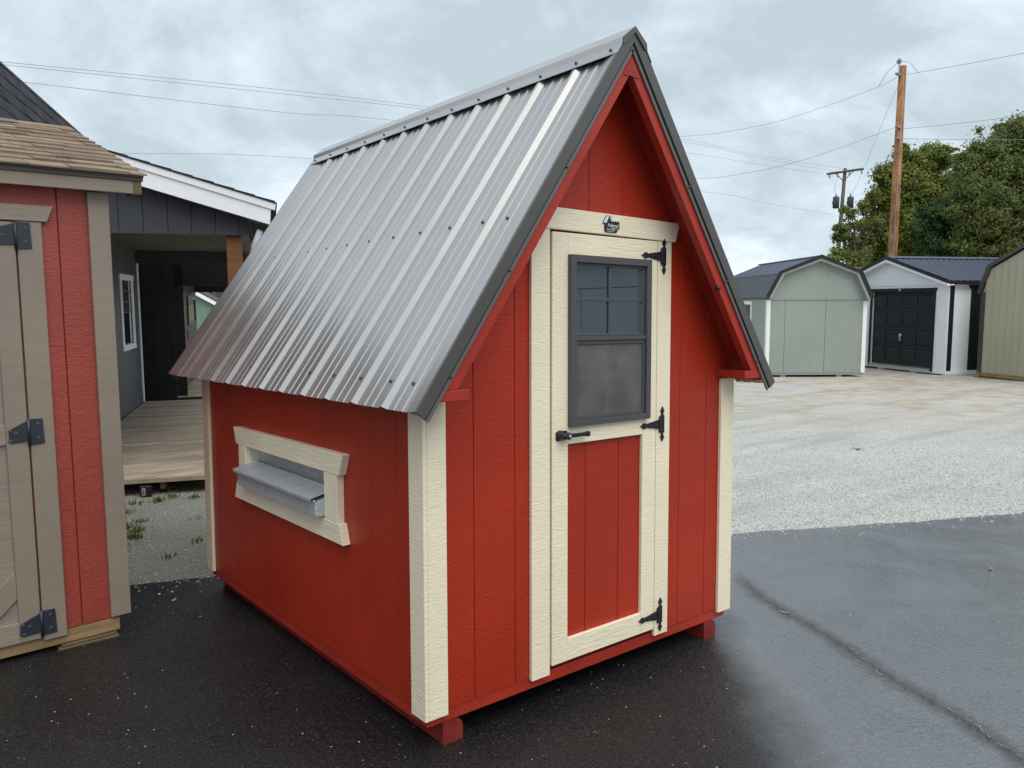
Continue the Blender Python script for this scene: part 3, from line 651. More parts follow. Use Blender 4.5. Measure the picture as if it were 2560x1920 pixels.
# screws
sv = [(.0085, 0), (.0085, .0015), (.005, .0016), (.005, .007), (.003, .0085)]
def screw_mesh():
    v, f = [], []; sd = 6
    for r, z in sv:
        for k in range(sd): v.append((r*math.cos(k*1.0472), r*math.sin(k*1.0472), z))
    for i in range(len(sv)-1):
        for k in range(sd): f.append((i*sd+k, i*sd+(k+1) % sd, (i+1)*sd+(k+1) % sd, (i+1)*sd+k))
    f.append(tuple(range((len(sv)-1)*sd, len(sv)*sd))); return mesh('screw', v, f, SCRW)
scm = screw_mesh()
RL = Matrix.Rotation(-PH, 4, 'Y')
def screw(pos, R):
    o = ob('screw', scm, coop); o.matrix_local = Matrix.Translation(pos) @ R
for xoff, dn, lst in ((-.049, .0, [.050+r for r in ribs] + [-.026]), (.377, .0, [.050+r for r in ribs] + [-.026])):
    for y in lst:
        s = (XC-xoff)/cP; screw(LS(s, .0005, y), RL)
for y in [-.12]+ribs+[2.59]: screw((XC-.088, y, 2.6915), Matrix.Rotation(-math.radians(54), 4, 'Y'))
ry = rx90
for z_ in (1.425, 1.80, 2.2): 
    for fn in (LS, RS): s = (ZA-z_)/sP; screw(fn(s-.02, -.0375, -.1582), ry)
screw((XC, -.1590, 2.700), ry)
# under-eave boards closing the side eaves

# ================================================================== TAUPE AND RED SHED ON THE LEFT
TAU = M('taupe_paint', (.265, .220, .178), .6, .3, var=.05, vs=(3, 3, 3), fine=.10, fs=(9, 9, 60), bumps=(((30, 30, 6), .25, .003, 4, .8), ((120, 120, 120), .1, .002, 2, 0)))
TAUH = M('taupe_paint_grain', (.265, .220, .178), .6, .3, var=.07, vs=(5, 5, 20), bumps=(((7, 7, 80), .5, .005, 3, 1.),))
RED2 = M('faded_red_siding', (.30, .050, .034), .42, .45, var=.10, vs=(2, 2, 2), bumps=(((16, 16, 70), .36, .010, 3, 1.8), ((40, 40, 10), .4, .006, 3, 2.)))
PINE = M('treated_pine', (.34, .235, .115), .7, .25, var=.22, vs=(3, 3, 22), fine=.35, fs=(5, 5, 70), bumps=(((4, 4, 90), .3, .003, 4, .5),))
PINED = M('old_treated_pine', (.17, .13, .075), .75, .2, var=.25, vs=(3, 3, 22), fine=.4, fs=(5, 5, 70), bumps=(((4, 4, 90), .3, .003, 4, .5),))
SHG = [M('tan_shingle_%s' % k, c, .9, .15, var=.16, vs=(8, 8, 8), fine=.25, fs=(160, 160, 160), bumps=(((160, 160, 160), .5, .004, 2, 0),)) for k, c in (('a', (.285, .215, .155)), ('b', (.235, .175, .135)), ('c', (.31, .24, .18)))]
DRIP = M('brown_drip_edge', (.075, .060, .048), .5, .4)
ls = thing('garden_shed', 'taupe trimmed red shed with tan shingle roof and strap hinged door', 'shed', frame((-.60, 1.96, 0), 88))
LB = lambda nm, a, mat, bv=.002, par=ls, **k: box(nm, a, mat, par, bv, **k)
LB('wall', (-2.6, .035, .032, .06, .068, 2.25), RED2, 0)
LB('side_wall', (.005, .035, .0605, 2.7, .068, 2.25), RED2, 0); LB('rear_wall', (-2.6, .035, 2.7, 2.74, .068, 2.25), RED2, 0)
LB('floor', (-2.59, .0, .065, 2.69, .071, .09), DARKIN, 0)
prism('gable_wall', [(.061, 2.251), (2.70, 2.251), (1.40, 2.65)], .006, .034, YZ, RED2, ls)
for a, b in ((-.40, -.1695), (-.1645, .034)): LB('siding_board', (a, b, .020, .0315, .068, 2.25), RED2)
LB('corner_board', (-.037, .057, .0, .0195, .078, 2.214), TAU); LB('corner_board', (.0355, .054, .0200, .10, .078, 2.214), TAU)
LB('door_casing', (-.342, -.240, .0, .0195, .043, 2.056), TAU)
prism('door_header', [(-1.9, 2.058), (-.217, 2.058), (-.187, 2.132), (-1.93, 2.132)], -.006, .0195, XZ, TAUH, ls, .002)
d2 = LB('door', (-.440, -.3505, -.002, .0195, .060, 2.050), TAU)
LB('door_rail', (-1.6, -.4405, -.001, .0195, .060, .160), TAUH, par=d2); LB('door_rail', (-1.6, -.4405, -.001, .0195, 1.02, 1.115), TAUH, par=d2); LB('door_rail', (-1.6, -.4405, -.001, .0195, 1.95, 2.05), TAUH, par=d2)
LB('door_stile', (-1.69, -1.6005, -.002, .0195, .060, 2.050), TAU, par=d2); LB('door_casing', (-1.80, -1.70, .0, .0195, .043, 2.056), TAU)
LB('door_backing', (-1.6, -.4405, .012, .0315, .1605, 1.95), TAUH, 0, par=d2)
def brace(x0, z0, x1, z1, w):
    dx, dz = x1-x0, z1-z0; l_ = math.hypot(dx, dz); nx, nz = -dz/l_*w/2, dx/l_*w/2
    po = [(x0+nx, z0+nz), (x1+nx, z1+nz), (x1-nx, z1-nz), (x0-nx, z0-nz)]
    po = clip(po, 1, 0, -.4410); po = clip(po, 0, -1, -.1610) if max(z0, z1) < 1.02 else clip(po, 0, -1, -1.116)
    po = clip(po, 0, 1, 1.019) if max(z0, z1) < 1.05 else clip(po, 0, 1, 1.9495)
    prism('door_brace', po, -.0005, .0118, XZ, TAU, d2, .002)
brace(-.36, .42, -.75, .05, .10); brace(-.36, .80, -.75, 1.15, .10); 
# big strap hinges
def thinge(zc_, xl):
    o = prism('hinge', [(-.344, zc_-.062), (-.344, zc_+.062), (-.288, zc_+.060), (-.284, zc_-.058)], -.0065, -.0035, XZ, HNG, ls, .001)
    prism('strap', [(-.352, zc_+.055), (-.352, zc_-.042), (xl+.008, zc_-.046), (xl, zc_-.034), (xl+.003, zc_+.014), (xl+.012, zc_+.022)], -.0085, -.0055, XZ, HNG, o, .001)
    lathe('pin', [(.007, -.064), (.007, .064)], HNG, o, Matrix.Translation((-.348, -.009, zc_)), 10)
    for x, z in ((-.31, .035), (-.31, -.03), (-.40, .0), (-.425, .012), (-.425, -.034)):
        q = ob('screw', scm, o); q.matrix_local = Matrix.Translation((x, -.0088 if x < -.35 else -.0066, zc_+z)) @ rx90
HNG = M('dark_blue_hinge', (.020, .026, .040), .42, .5, var=.15)
thinge(1.99, -.47); thinge(1.073, -.430); thinge(.135, -.440)
# base: round-edged skid and shim boards
prism('skid', [(.03, -.006), (.105, -.006), (.12, .005), (.122, .05), (.113, .062), (.10, .0675), (.03, .0675), (.02, .06), (.02, .0)], -2.6, .004, lambda a, b, d: (d, a, b), PINE, ls)
prism('skid', [(2.53, -.006), (2.6, -.006), (2.61, .06), (2.53, .0675)], -2.6, .004, lambda a, b, d: (d, a, b), PINE, ls)
LB('shim_board', (-.265, -.012, .012, .13, -.020, -.0065), PINED, .003); LB('shim_board', (-.28, -.005, .006, .14, -.037, -.0205), PINED, .003)
# eave and shingles
LB('fascia', (-2.6, .158, -.060, -.040, 2.214, 2.276), TAU); LB('fascia_end', (.1585, .197, -.060, .06, 2.212, 2.276), PINED)
LB('soffit', (-2.6, .150, -.0395, .0, 2.236, 2.25), TAU, 0)
LB('drip_edge', (-2.6, .203, -.068, -.0605, 2.2765, 2.312), DRIP, 0); LB('roof_deck_edge', (-2.6, .203, -.060, .05, 2.2765, 2.296), DRIP, 0)
pit = math.atan(.315); pc, ps_ = math.cos(pit), math.sin(pit)
def SP(a, s, n): return (a, -.075 + s*pc - n*ps_, 2.305 + s*ps_ + n*pc)
RLEN = (1.40+.075)/pc
prism('roof_deck', [(0, -.012), (RLEN, -.012), (RLEN, 0), (0, 0)], -2.6, .205, lambda a, b, d: SP(d, a, b), DRIP, ls)
def SPb(a, s, n): return (a, 2.875 - s*pc + n*ps_, 2.305 + s*ps_ + n*pc)
prism('roof_deck', [(0, -.012), (RLEN, -.012), (RLEN, .006), (0, .006)], -2.6, .205, lambda a, b, d: SPb(d, a, b), SHG[0], ls)
prism('rake_board', [(0.02, -.10), (RLEN, -.10), (RLEN, -.0125), (0.02, -.0125)], .170, .19, lambda a, b, d: SP(d, a, b), TAU, ls)
rs = random.Random(3); EXPO = .137; nc = int(RLEN/EXPO)+1
for c_ in range(nc):
    s0 = c_*EXPO - .012; s1 = min(s0+EXPO+.02, RLEN); a = .216 - (0 if c_ % 2 else .0); first = True
    while a > -1.25:
        w = rs.choice((.10, .13, .17, .21, .26)) if not first else rs.choice((.08, .14, .2)); first = False
        th = .011 if rs.random() < .5 else .0045; b0 = a-w+.004; jit = rs.uniform(-.004, .004)
        v = [SP(b0, s0+jit, .001+c_*.0), SP(a, s0+jit, .001), SP(a, s1, .0005), SP(b0, s1, .0005), SP(b0, s0+jit, .004+th), SP(a, s0+jit, .004+th), SP(a, s1, .0025), SP(b0, s1, .0025)]
        v = [(p[0], p[1], p[2]) for p in v]
        ob('shingle', mesh('shingle', v, BF, SHG[rs.choice((0, 0, 1, 2))]), ls); a -= w
for k in range(6):
    a = .216-k*.30
    for sg, fn in ((1, SP), (2, SPb)): prism('ridge_shingle', [(RLEN-.12, .006+.003*(k % 2)), (RLEN+.004, .006+.003*(k % 2)), (RLEN+.004, .011+.003*(k % 2)), (RLEN-.12, .011+.003*(k % 2))], a-.298, a, lambda q, r, d, fn=fn: fn(d, q, r), SHG[k % 3], ls)

# ================================================================== PORCH CABIN
CHAR = M('charcoal_siding', (.050, .055, .066), .5, .35, var=.12, vs=(2, 2, 2), bumps=(((14, 14, 80), .6, .007, 3, 1.5),))
GREYW = M('grey_siding', (.085, .088, .092), .5, .35, var=.10, vs=(2, 2, 2), bumps=(((14, 14, 80), .5, .006, 3, 1.5),))
DECK = [M('deck_board_%s' % k, c, .8, .2, var=.18, vs=(1.2, 5, 5), fine=.45, fs=(3, 26, 26), bumps=(((3, 60, 60), .4, .004, 4, .4),)) for k, c in (('a', (.58, .475, .37)), ('b', (.49, .395, .30)), ('c', (.66, .555, .44)), ('d', (.55, .455, .34)))]
CEDAR = M('brown_cedar_post', (.20, .085, .030), .55, .35, var=.16, vs=(3, 3, 30), bumps=(((9, 9, 60), .4, .004, 3, .6),))
DSH = [M('slate_shingle_%s' % k, c, .9, .15, var=.18, vs=(7, 7, 7), fine=.2, fs=(140, 140, 140)) for k, c in (('a', (.055, .062, .070)), ('b', (.075, .070, .078)), ('c', (.045, .054, .060)))]
CEIL = M('porch_ceiling', (.12, .105, .085), .8, .2, var=.15)
CB0 = Vector((.37, 5.605, 0)); CF = frame(CB0, 112)
pc_ = thing('porch_cabin', 'charcoal porch cabin with white rake board and long wooden deck', 'cabin', CF)
PB = lambda nm, a, mat, bv=0, par=pc_, **k: box(nm, a, mat, par, bv, **k)
GCAB = -.15
# deck
rd = random.Random(5); y = .0; i = 0
while y < 6.22:
    o = PB('deck_board', (-.80, 1.06, y, y+.137, -.012+rd.uniform(0, .003), .020+rd.uniform(-.002, .002)), DECK[rd.randrange(4)], .003); y += .1445; i += 1
PB('deck_rim', (-.80, 1.06, -.028, -.002, -.030, .014), DECK[1], .003)
for xk in (-.5, .2, .95): PB('joist', (xk, xk+.05, .01, 6.2, -.10, -.0125), PINED)
for yk in (.8, 3., 5.6): PB('skid', (-.75, 1.02, yk, yk+.12, -.29, -.1005), PINED)
# body wall along the deck
wy = 2.3-.0
k = 0; yy = .0
while yy < 6.3:
    y1 = min(yy+.2, 6.355)
    z0w, z1w = .022, 2.52
    def wl_(z0, z1, ya=yy, yb=y1): PB('siding_board', (-.835, -.815, ya+.002, yb-.002, z0, z1), GREYW, .0015)
    if y1 > 4.82 and yy < 5.62: wl_(z0w, 1.04); wl_(2.02, z1w)
    else: wl_(z0w, z1w)
    yy = y1+.0035
PB('wall_core', (-3.2, -.8355, .01, 6.36, -.05, 3.1), CHAR)
PB('corner_board', (-.8148, -.795, 6.27, 6.372, .0225, 2.50), WHT, .002)
# window in that wall
wn = boxes('window', [(-.8145, -.792, 4.62, 4.735, .96, 2.012), (-.8145, -.792, 5.63, 5.745, .96, 2.012), (-.8145, -.790, 4.60, 5.80, 2.0125, 2.10)], WHT, pc_, .002)
prism('sill', [(4.58, .962), (5.76, .962), (5.72, 1.045), (4.66, 1.045)], -.8145, -.788, YZ, WHT, wn)
GL2 = glassmat('dark_window_glass', (.10, .12, .15))
ob('pane', mesh('pane', [(-.822, 4.7, 1.04), (-.822, 5.66, 1.04), (-.822, 5.66, 2.02), (-.822, 4.7, 2.02)], [(0, 1, 2, 3)], GL2), wn)
for k in range(1, 4): PB('muntin', (-.821, -.812, 4.735+.224*k-.008, 4.735+.224*k+.008, 1.53, 2.012), BRONZE, par=wn)
for zk in (1.53, 1.69, 1.85): PB('muntin', (-.8205, -.8125, 4.737, 5.628, zk-.008, zk+.008), BRONZE, par=wn)
# header over the porch front and back, ceiling
rk = lambda x: 3.020 - .287*(x+.07)                # top of the rake
edges = [-.845, -.65, -.445, -.24, -.037, .17, .38, .585, .795, 1.007, 1.10]
for a, b in zip(edges[:-1], edges[1:]):
    prism('header_board', [(a+.003, 2.312), (b-.003, 2.312), (b-.003, rk(b)-.10), (a+.003, rk(a)-.10)], .0, .016, XZ, CHAR, pc_, .0015)
prism('header_core', [(-.83, 2.316), (1.095, 2.316), (1.095, rk(1.095)-.11), (-.83, rk(-.83)-.11)], .014, .10, XZ, CHAR, pc_)
prism('rear_header', [(-.83, 2.316), (1.095, 2.316), (1.095, rk(1.095)-.11), (-.83, rk(-.83)-.11)], 6.20, 6.33, XZ, CHAR, pc_)
PB('porch_ceiling', (-.8148, 1.09, .105, 6.195, 2.52, 2.535), CEIL)
PB('eave_beam', (.95, 1.09, .105, 6.195, 2.316, 2.5195), CHAR)
prism('rake_board', [(-.86, rk(-.86)-.075), (1.303, rk(1.303)-.075), (1.290, rk(1.29)-.225), (-.86, rk(-.86)-.225)], -.175, -.150, XZ, WHT, pc_, .002)
prism('rake_trim', [(-.86, rk(-.86)-.012), (1.350, rk(1.35)-.012), (1.340, rk(1.35)-.0745), (-.86, rk(-.86)-.0745)], -.190, -.150, XZ, WHT, pc_, .002)
prism('porch_soffit', [(-.86, rk(-.86)-.23), (1.285, rk(1.285)-.23), (1.285, rk(1.285)-.215), (-.86, rk(-.86)-.215)], -.149, -.001, XZ, CHAR, pc_)
prism('eave_return', [(1.29, rk(1.29)-.30), (1.305, rk(1.305)-.30), (1.305, rk(1.305)-.08), (1.29, rk(1.29)-.08)], -.149, 6.4, XZ, DARKIN, pc_)
prism('porch_roof', [(-.86, rk(-.86)-.011), (1.36, rk(1.36)-.011), (1.36, rk(1.36)), (-.86, rk(-.86))], -.20, 6.5, XZ, DSH[0], pc_)
prism('porch_roof_boards', [(-.86, rk(-.86)-.05), (1.29, rk(1.29)-.05), (1.29, rk(1.29)-.03), (-.86, rk(-.86)-.03)], -.145, 6.45, XZ, DARKIN, pc_)
for k in range(12):
    x = -.80+k*.178
    prism('roof_course', [(x, rk(x)+.001), (x+.185, rk(x+.185)+.001), (x+.185, rk(x+.185)+.010), (x, rk(x)+.002)], -.205, 6.5, XZ, DSH[k % 3], pc_)
for yk in (.06, 3.1, 6.06): PB('post', (.884, 1.023, yk, yk+.14, .0215, 2.3155), CEDAR, .004)
tube('downspout', [(1.20, -.06, 2.36), (1.14, .02, 2.22), (1.10, .06, 2.10), (1.10, .06, .10)], .03, WHT, pc_, 8)
# steep shingled side of the main roof
BX0, BZ0, BX1, BZ1 = -.845, 3.02, -1.09, 3.93
sl_len = math.hypot(BX1-BX0, BZ1-BZ0); ux, uz = (BX1-BX0)/sl_len, (BZ1-BZ0)/sl_len; nx_, nz_ = uz, -ux
def GP(y, s, n): return (BX0+ux*s+nx_*n, y, BZ0+uz*s+nz_*n)
prism('main_roof', [(BX0, BZ0), (BX1, BZ1), (-2.65, 4.62), (-4.2, 3.93), (-4.45, 3.02), (-3.2, 3.02), (-3.2, 2.9), (BX0, 2.9)], -.16, 6.5, XZ, DSH[2], pc_)
c_ = 0; s = -.01
while s < sl_len-.02:
    y = -.17 - rd.uniform(0, .2); s1 = min(s+.15, sl_len+.02)
    while y < 6.5:
        w = rd.choice((.16, .22, .30)); th = .008 if rd.random() < .5 else .004
        v = [GP(y, s, .001), GP(y+w-.003, s, .001), GP(y+w-.003, s1, .0005), GP(y, s1, .0005), GP(y, s, .004+th), GP(y+w-.003, s, .004+th), GP(y+w-.003, s1, .003), GP(y, s1, .003)]
        ob('shingle', mesh('shingle', v, BF, DSH[rd.randrange(3)]), pc_); y += w
    s += .132; c_ += 1
# marker under the deck edge
mk = thing('reflector_block', 'black rubber block with small red reflector under the deck edge', 'reflector', CF @ Matrix.Translation((.085, -.075, 0)))
g0 = gz(*(CF @ Vector((.085, -.075, 0))).xy)-.016
box('block', (-.05, .05, -.02, .03, g0, -.045), BLK, mk, .004)
REFW = M('reflector_white', (.7, .68, .66), .3, .5); REFR = M('reflector_red', (.42, .02, .02), .2, .6)
box('reflector', (-.031, -.003, -.0235, -.0205, g0+.022, g0+.086), REFW, mk); box('lens', (-.026, -.008, -.026, -.0236, g0+.030, g0+.056), REFR, mk); box('lens', (-.026, -.008, -.026, -.0236, g0+.060, g0+.078), REFR, mk)

# ------------------------------------------------------------------ second, darker cabin behind it
c2 = thing('dark_cabin', 'near black cabin with wooden door beyond the far end of the deck', 'cabin', CF)
DKC = M('black_siding', (.022, .022, .024), .5, .3, var=.15, bumps=(((14, 14, 80), .4, .006, 3, 1.5),))
KB = lambda nm, a, mat, bv=0, par=c2, **k: box(nm, a, mat, par, bv, **k)
for a in np.arange(-.86, -.34, .173): KB('siding_board', (a+.002, a+.171, 6.90, 6.915, -.10, 2.7), DKC, .0015)
KB('wall_core', (-3.2, -.345, 6.9155, 11.5, -.20, 2.75), DKC)
KB('corner_board', (-.344, -.328, 6.90, 7.02, .02, 1.97), GREYW, .002)
KB('header', (-.343, 1.3, 6.90, 6.98, 1.965, 2.72), DKC); KB('rear_header', (-.343, 1.3, 11.30, 11.42, 1.90, 2.7), DKC); KB('ceiling', (-.343, 1.3, 6.985, 11.29, 2.40, 2.42), DARKIN)
y = 6.88
while y < 11.4: KB('deck_board', (-.342, 1.3, y, y+.137, -.0, .030+rd.uniform(-.002, .002)), DECK[rd.randrange(4)], .003); y += .1425
for yk in (7.2, 10.8): KB('skid', (-.3, 1.25, yk, yk+.14, -.32, -.001), PINED)
prism('roof', [(-3.4, 2.76), (1.45, 2.73), (1.45, 2.76), (-.9, 3.5), (-3.4, 2.9)], 6.8, 11.6, XZ, DSH[0], c2)
OAK = M('brown_door_wood', (.17, .095, .045), .5, .35, var=.15, vs=(4, 4, 20))
dr = KB('door', (-.344, -.325, 7.50, 8.75, .035, 1.90), OAK, .003); KB('door_casing', (-.344, -.318, 7.36, 7.495, .031, 1.93), OAK); KB('door_casing', (-.344, -.318, 8.755, 8.85, .031, 1.93), OAK)
KB('door_light', (-.3245, -.320, 7.75, 8.5, 1.45, 1.78), BLK, par=dr); KB('door_panel', (-.3245, -.319, 7.70, 8.05, .22, 1.30), PINED, par=dr); KB('door_panel', (-.3245, -.319, 8.20, 8.55, .22, 1.30), PINED, par=dr)
tube('door_handle', [(-.31, 8.62, .95), (-.28, 8.62, .97), (-.28, 8.62, 1.10), (-.31, 8.62, 1.12)], .012, BLK, dr)
w2 = boxes('window', [(-.344, -.32, 9.35, 9.43, 1.2, 1.80), (-.344, -.32, 10.95, 11.03, 1.2, 1.80), (-.344, -.32, 9.4305, 10.9495, 1.73, 1.80), (-.344, -.32, 9.4305, 10.9495, 1.2, 1.27)], BLK, c2)
KB('pane', (-.340, -.336, 9.431, 10.949, 1.271, 1.729), GL2, par=w2)
for k in (1, 2, 3): KB('muntin', (-.3355, -.328, 9.43+.38*k-.02, 9.43+.38*k+.02, 1.272, 1.728), WHT, par=w2)

# ------------------------------------------------------------------ small green shed far beyond the decks
SAGE2 = M('teal_green_siding', (.16, .23, .19), .55, .3, var=.06, bumps=(((14, 14, 60), .3, .006, 3, 1.),))
q0 = px(270+930*.2411, 640+600*.2411, 30)
fsd = thing('green_shed', 'pale green shed with white fascia seen through the porch gap', 'shed', frame((q0.x, q0.y, gz(q0.x, q0.y)), 112))
FB = lambda nm, a, mat, bv=0, par=fsd, **k: box(nm, a, mat, par, bv, **k)
FB('wall', (-3.0, .95, .02, 3.5, 0, 2.05), SAGE2); FB('corner_board', (.85, 1.0, 0, .12, 0, 2.0), WHT); FB('corner_board', (.955, 1.0, .125, .3, 0, 2.0), WHT)
prism('gable', [(-3.0, 2.051), (.95, 2.051), (-1.02, 3.2)], .02, 3.5, XZ, SAGE2, fsd)
prism('roof', [(-3.3, 1.95), (-1.02, 3.28), (1.30, 1.95), (1.30, 2.03), (-1.02, 3.36), (-3.3, 2.03)], -.15, 3.7, XZ, M('brown_shingle_roof', (.12, .10, .09), .9, .1, var=.2), fsd)
prism('fascia', [(-3.3, 1.80), (-3.3, 1.949), (-1.02, 3.279), (1.28, 1.949), (1.28, 1.80), (-1.02, 3.13)], -.19, -.152, XZ, WHT, fsd)
fw_ = FB('window', (1.0005, 1.02, .55, 1.5, .9, 1.75), WHT); FB('pane', (1.0205, 1.025, .63, 1.42, .98, 1.67), BLK, par=fw_)

# ================================================================== ROW OF SHEDS ACROSS THE GRAVEL
NAVY = M('dark_blue_steel', (.065, .08, .12), .33, .5, metal=.6, var=.08, rvar=.05)
CHARST = M('charcoal_steel', (.095, .105, .12), .34, .5, metal=.6, var=.08)
BLKT = M('black_trim', (.012, .012, .015), .5, .4, var=.1)
def ribroof(name, par, p0, p1, dirv, length, mat, step=.23, h=.022):     # sheet from eave p0 to ridge p1 (3D), running along dirv
    p0, p1, dirv = Vector(p0), Vector(p1), Vector(dirv).normalized(); nrm = dirv.cross(p1-p0).normalized(); nrm = nrm if nrm.z > 0 else -nrm
    pr = [0.]; hs = [0.]; t = step*.5
    while t < length-.05: pr += [t-.035, t-.012, t+.012, t+.035]; hs += [0, h, h, 0]; t += step
    pr.append(length); hs.append(0); v, f = [], []
    for q in (p0, p1):
        for a, b in zip(pr, hs): v.append(q+dirv*a+nrm*b)
    for q in (p0, p1):
        for a, b in zip(pr, hs): v.append(q+dirv*a+nrm*(b-.02))
    n = len(pr)
    for i in range(n-1): f += [(i, i+1, n+i+1, n+i), (2*n+i, 3*n+i, 3*n+i+1, 2*n+i+1), (i, 2*n+i, 2*n+i+1, i+1), (n+i, n+i+1, 3*n+i+1, 3*n+i)]
    return ob(name, mesh(name, v, f, mat), par)
# ---- sage barn
SAGE = M('sage_siding', (.295, .335, .305), .55, .3, var=.05, vs=(.8, .8, .8), bumps=(((10, 10, 40), .3, .008, 3, 1.),))
SAGEL = M('light_sage_trim', (.30, .335, .305), .55, .3, var=.04)
B0 = Vector((19.414, 10.653, 0)); bf = frame((B0.x, B0.y, -.575), 129)
bn = thing('lofted_barn', 'sage green lofted barn shed with white corners and charcoal gambrel roof', 'barn', bf)
zb = lambda z: z+.575
x0, x1 = -.55, 2.35; BL = 5.2; BB = lambda nm, a, mat, bv=0, par=bn, **k: box(nm, a, mat, par, bv, **k)
BB('wall_core', (x0+.01, x1-.01, .03, BL, .10, 2.30), SAGE)
gam = [(x0-.06, 2.315), (x0+.36, 3.03), (.90, 3.515), (1.44-.0+.0, 3.28)]
ap = (.90, 3.49); bkL, bkR = (x0+.26, 3.02), (x1-.26, 3.02); eL, eR = (x0-.10, 2.32), (x1+.10, 2.27)
for a, b in ((x0, -.031), (-.025, 1.161), (1.167, x1)):
    nb_ = max(1, round((b-a)/.2)); wb = (b-a)/nb_
    for k in range(nb_): BB('siding_board', (a+k*wb+(.0022 if k == 0 else .0009), a+(k+1)*wb-(.0022 if k == nb_-1 else .0009), .0, .029, .11, 2.255), SAGE)
po = [(x0, 2.275), (x1, 2.275), (x1-.02, 2.33), (bkR[0]-.02, bkR[1]-.03), (ap[0], ap[1]-.03), (bkL[0]+.02, bkL[1]-.03), (x0+.02, 2.33)]
for a, b in ((-.6, -.0290), (-.0270, 1.1630), (1.1650, 2.4)):
    p2 = clip(clip(po, 1, 0, b), -1, 0, -a); prism('gable_panel', p2, -.012, .018, XZ, SAGE, bn, .002)
BB('loft_seam', (x0-.02, x1+.02, -.020, .028, 2.2555, 2.2745), SAGE)
BB('corner_board', (x0-.02, x0+.085, -.022, -.0005, .11, 2.25), WHT); BB('corner_board', (x1-.095, x1+.02, -.022, -.0005, .11, 2.22), WHT)
BB('corner_board', (x0-.02, x0-.0005, .0, .10, .11, 2.25), WHT)
for k in np.arange(.10, BL-.2, .61): BB('siding_panel', (x0-.012, x0+.009, k+.003, k+.607, .11, 2.28), SAGE)
bw = BB('window', (x0-.04, x0-.0125, 1.45, 2.45, 1.2, 2.22), WHT); BB('pane', (x0-.046, x0-.0405, 1.55, 2.35, 1.28, 2.12), BLK, par=bw)
BB('rim_board', (x0, x1, .01, .05, .05, .1), SAGE)
for xs_ in (-.096, 1.567, ): BB('skid', (xs_, xs_+.15, .03, BL-.1, -.03, .0495), M('grey_skid', (.27, .28, .27), .7, .2) if xs_ < 0 else bpy.data.materials['grey_skid'])
OH = .20; dv = (0, 1, 0)
def L3(p, y): return (p[0], y, p[1])
ribroof('roof_panel', bn, L3(eL, -OH), L3(bkL, -OH), dv, BL+2*OH, CHARST); ribroof('roof_panel', bn, L3((bkL[0]-.03, bkL[1]-.005), -OH), L3((ap[0], ap[1]+.02), -OH), dv, BL+2*OH, NAVY)
ribroof('roof_panel', bn, L3(eR, -OH), L3(bkR, -OH), dv, BL+2*OH, CHARST); ribroof('roof_panel', bn, L3((bkR[0]+.03, bkR[1]-.005), -OH), L3((ap[0], ap[1]+.02), -OH), dv, BL+2*OH, NAVY)
BB('ridge_cap', (ap[0]-.10, ap[0]+.10, -OH-.01, BL+OH, ap[1]+.015, ap[1]+.045), NAVY)
def rakes(par, pts_, w, y0, y1, mat, nm, drop=0.):
    for a, b in zip(pts_[:-1], pts_[1:]):
        prism(nm, [(a[0], a[1]-drop), (b[0], b[1]-drop), (b[0], b[1]-drop-w), (a[0], a[1]-drop-w)], y0, y1, XZ, mat, par)
outl = [eL, bkL, ap, bkR, eR]
def inset(pl, d_):
    cxm = sum(p[0] for p in pl)/len(pl); return [(p[0]+(d_ if p[0] < cxm-.1 else -d_ if p[0] > cxm+.1 else 0), p[1]-d_*(1.1 if abs(p[0]-cxm) < .1 else .55)) for p in pl]
def band(nm, par, pl, d0, d1, y0, y1, mat):
    A, B = inset(pl, d0), inset(pl, d1)
    for i in range(len(pl)-1): prism(nm, [A[i], A[i+1], B[i+1], B[i]], y0, y1, XZ, mat, par)
band('rake_trim', bn, [(a, b+.05) for a, b in outl], -.02, .075, -OH-.04, -OH-.005, BLKT); band('rake_board', bn, [(a, b+.05) for a, b in outl], .076, .14, -OH-.015, -OH+.02, SAGEL)
band('soffit', bn, [(a, b+.02) for a, b in outl], .10, .125, -OH+.021, -.013, SAGE)

# ---- white garage shed
W0 = Vector((23.462, 7.799, -.581)); wf = frame(W0, 204)
ws_ = thing('garage_shed', 'white garage shed with black overhead door and blue metal roof', 'shed', wf)
GB = lambda nm, a, mat, bv=0, par=ws_, **k: box(nm, a, mat, par, bv, **k)
WHS = M('white_siding', (.86, .88, .91), .55, .3, var=.04, vs=(.7, .7, .7), bumps=(((10, 10, 40), .2, .006, 3, 1.),))
zt = 2.80; xl, xr, xa = -4.85, -.0, -2.42; WL = 6.5; DA, DB, DT = -3.24, -.58, 2.50
boxes('wall_core', [(xl, DA, .03, .2, .12, zt), (DB, xr-.02, .03, .2, .12, zt), (DA, DB, .03, .2, 2.57, zt), (xl, xr-.02, .2, WL, .12, zt)], WHS, ws_)
for a, b in ((xl, DA-.05), (DB+.05, xr-.062)): GB('siding_panel', (a, b, .0, .029, .12, 2.69), WHS, .002)
GB('siding_panel', (DA-.045, DB+.045, .0, .029, 2.58, 2.69), WHS)
for a, b in ((xl, -3.66), (-3.655, -2.44), (-2.435, -1.22), (-1.215, xr)):
    prism('gable_panel', clip(clip([(xl, 2.70), (xr, 2.70), (xr, 2.80), (xa, 3.53), (xl, 2.80)], 1, 0, b), -1, 0, -a), -.008, .03, XZ, WHS, ws_)
prism('gable_core', [(xl, 2.801), (xr-.02, 2.801), (xa, 3.48)], .031, WL, XZ, WHS, ws_)
GB('corner_board', (xr-.06, xr+.004, -.012, .0285, .12, 2.72), WHS); GB('corner_board', (xr-.02, xr+.012, .029, .19, .12, 2.80), BLKT)
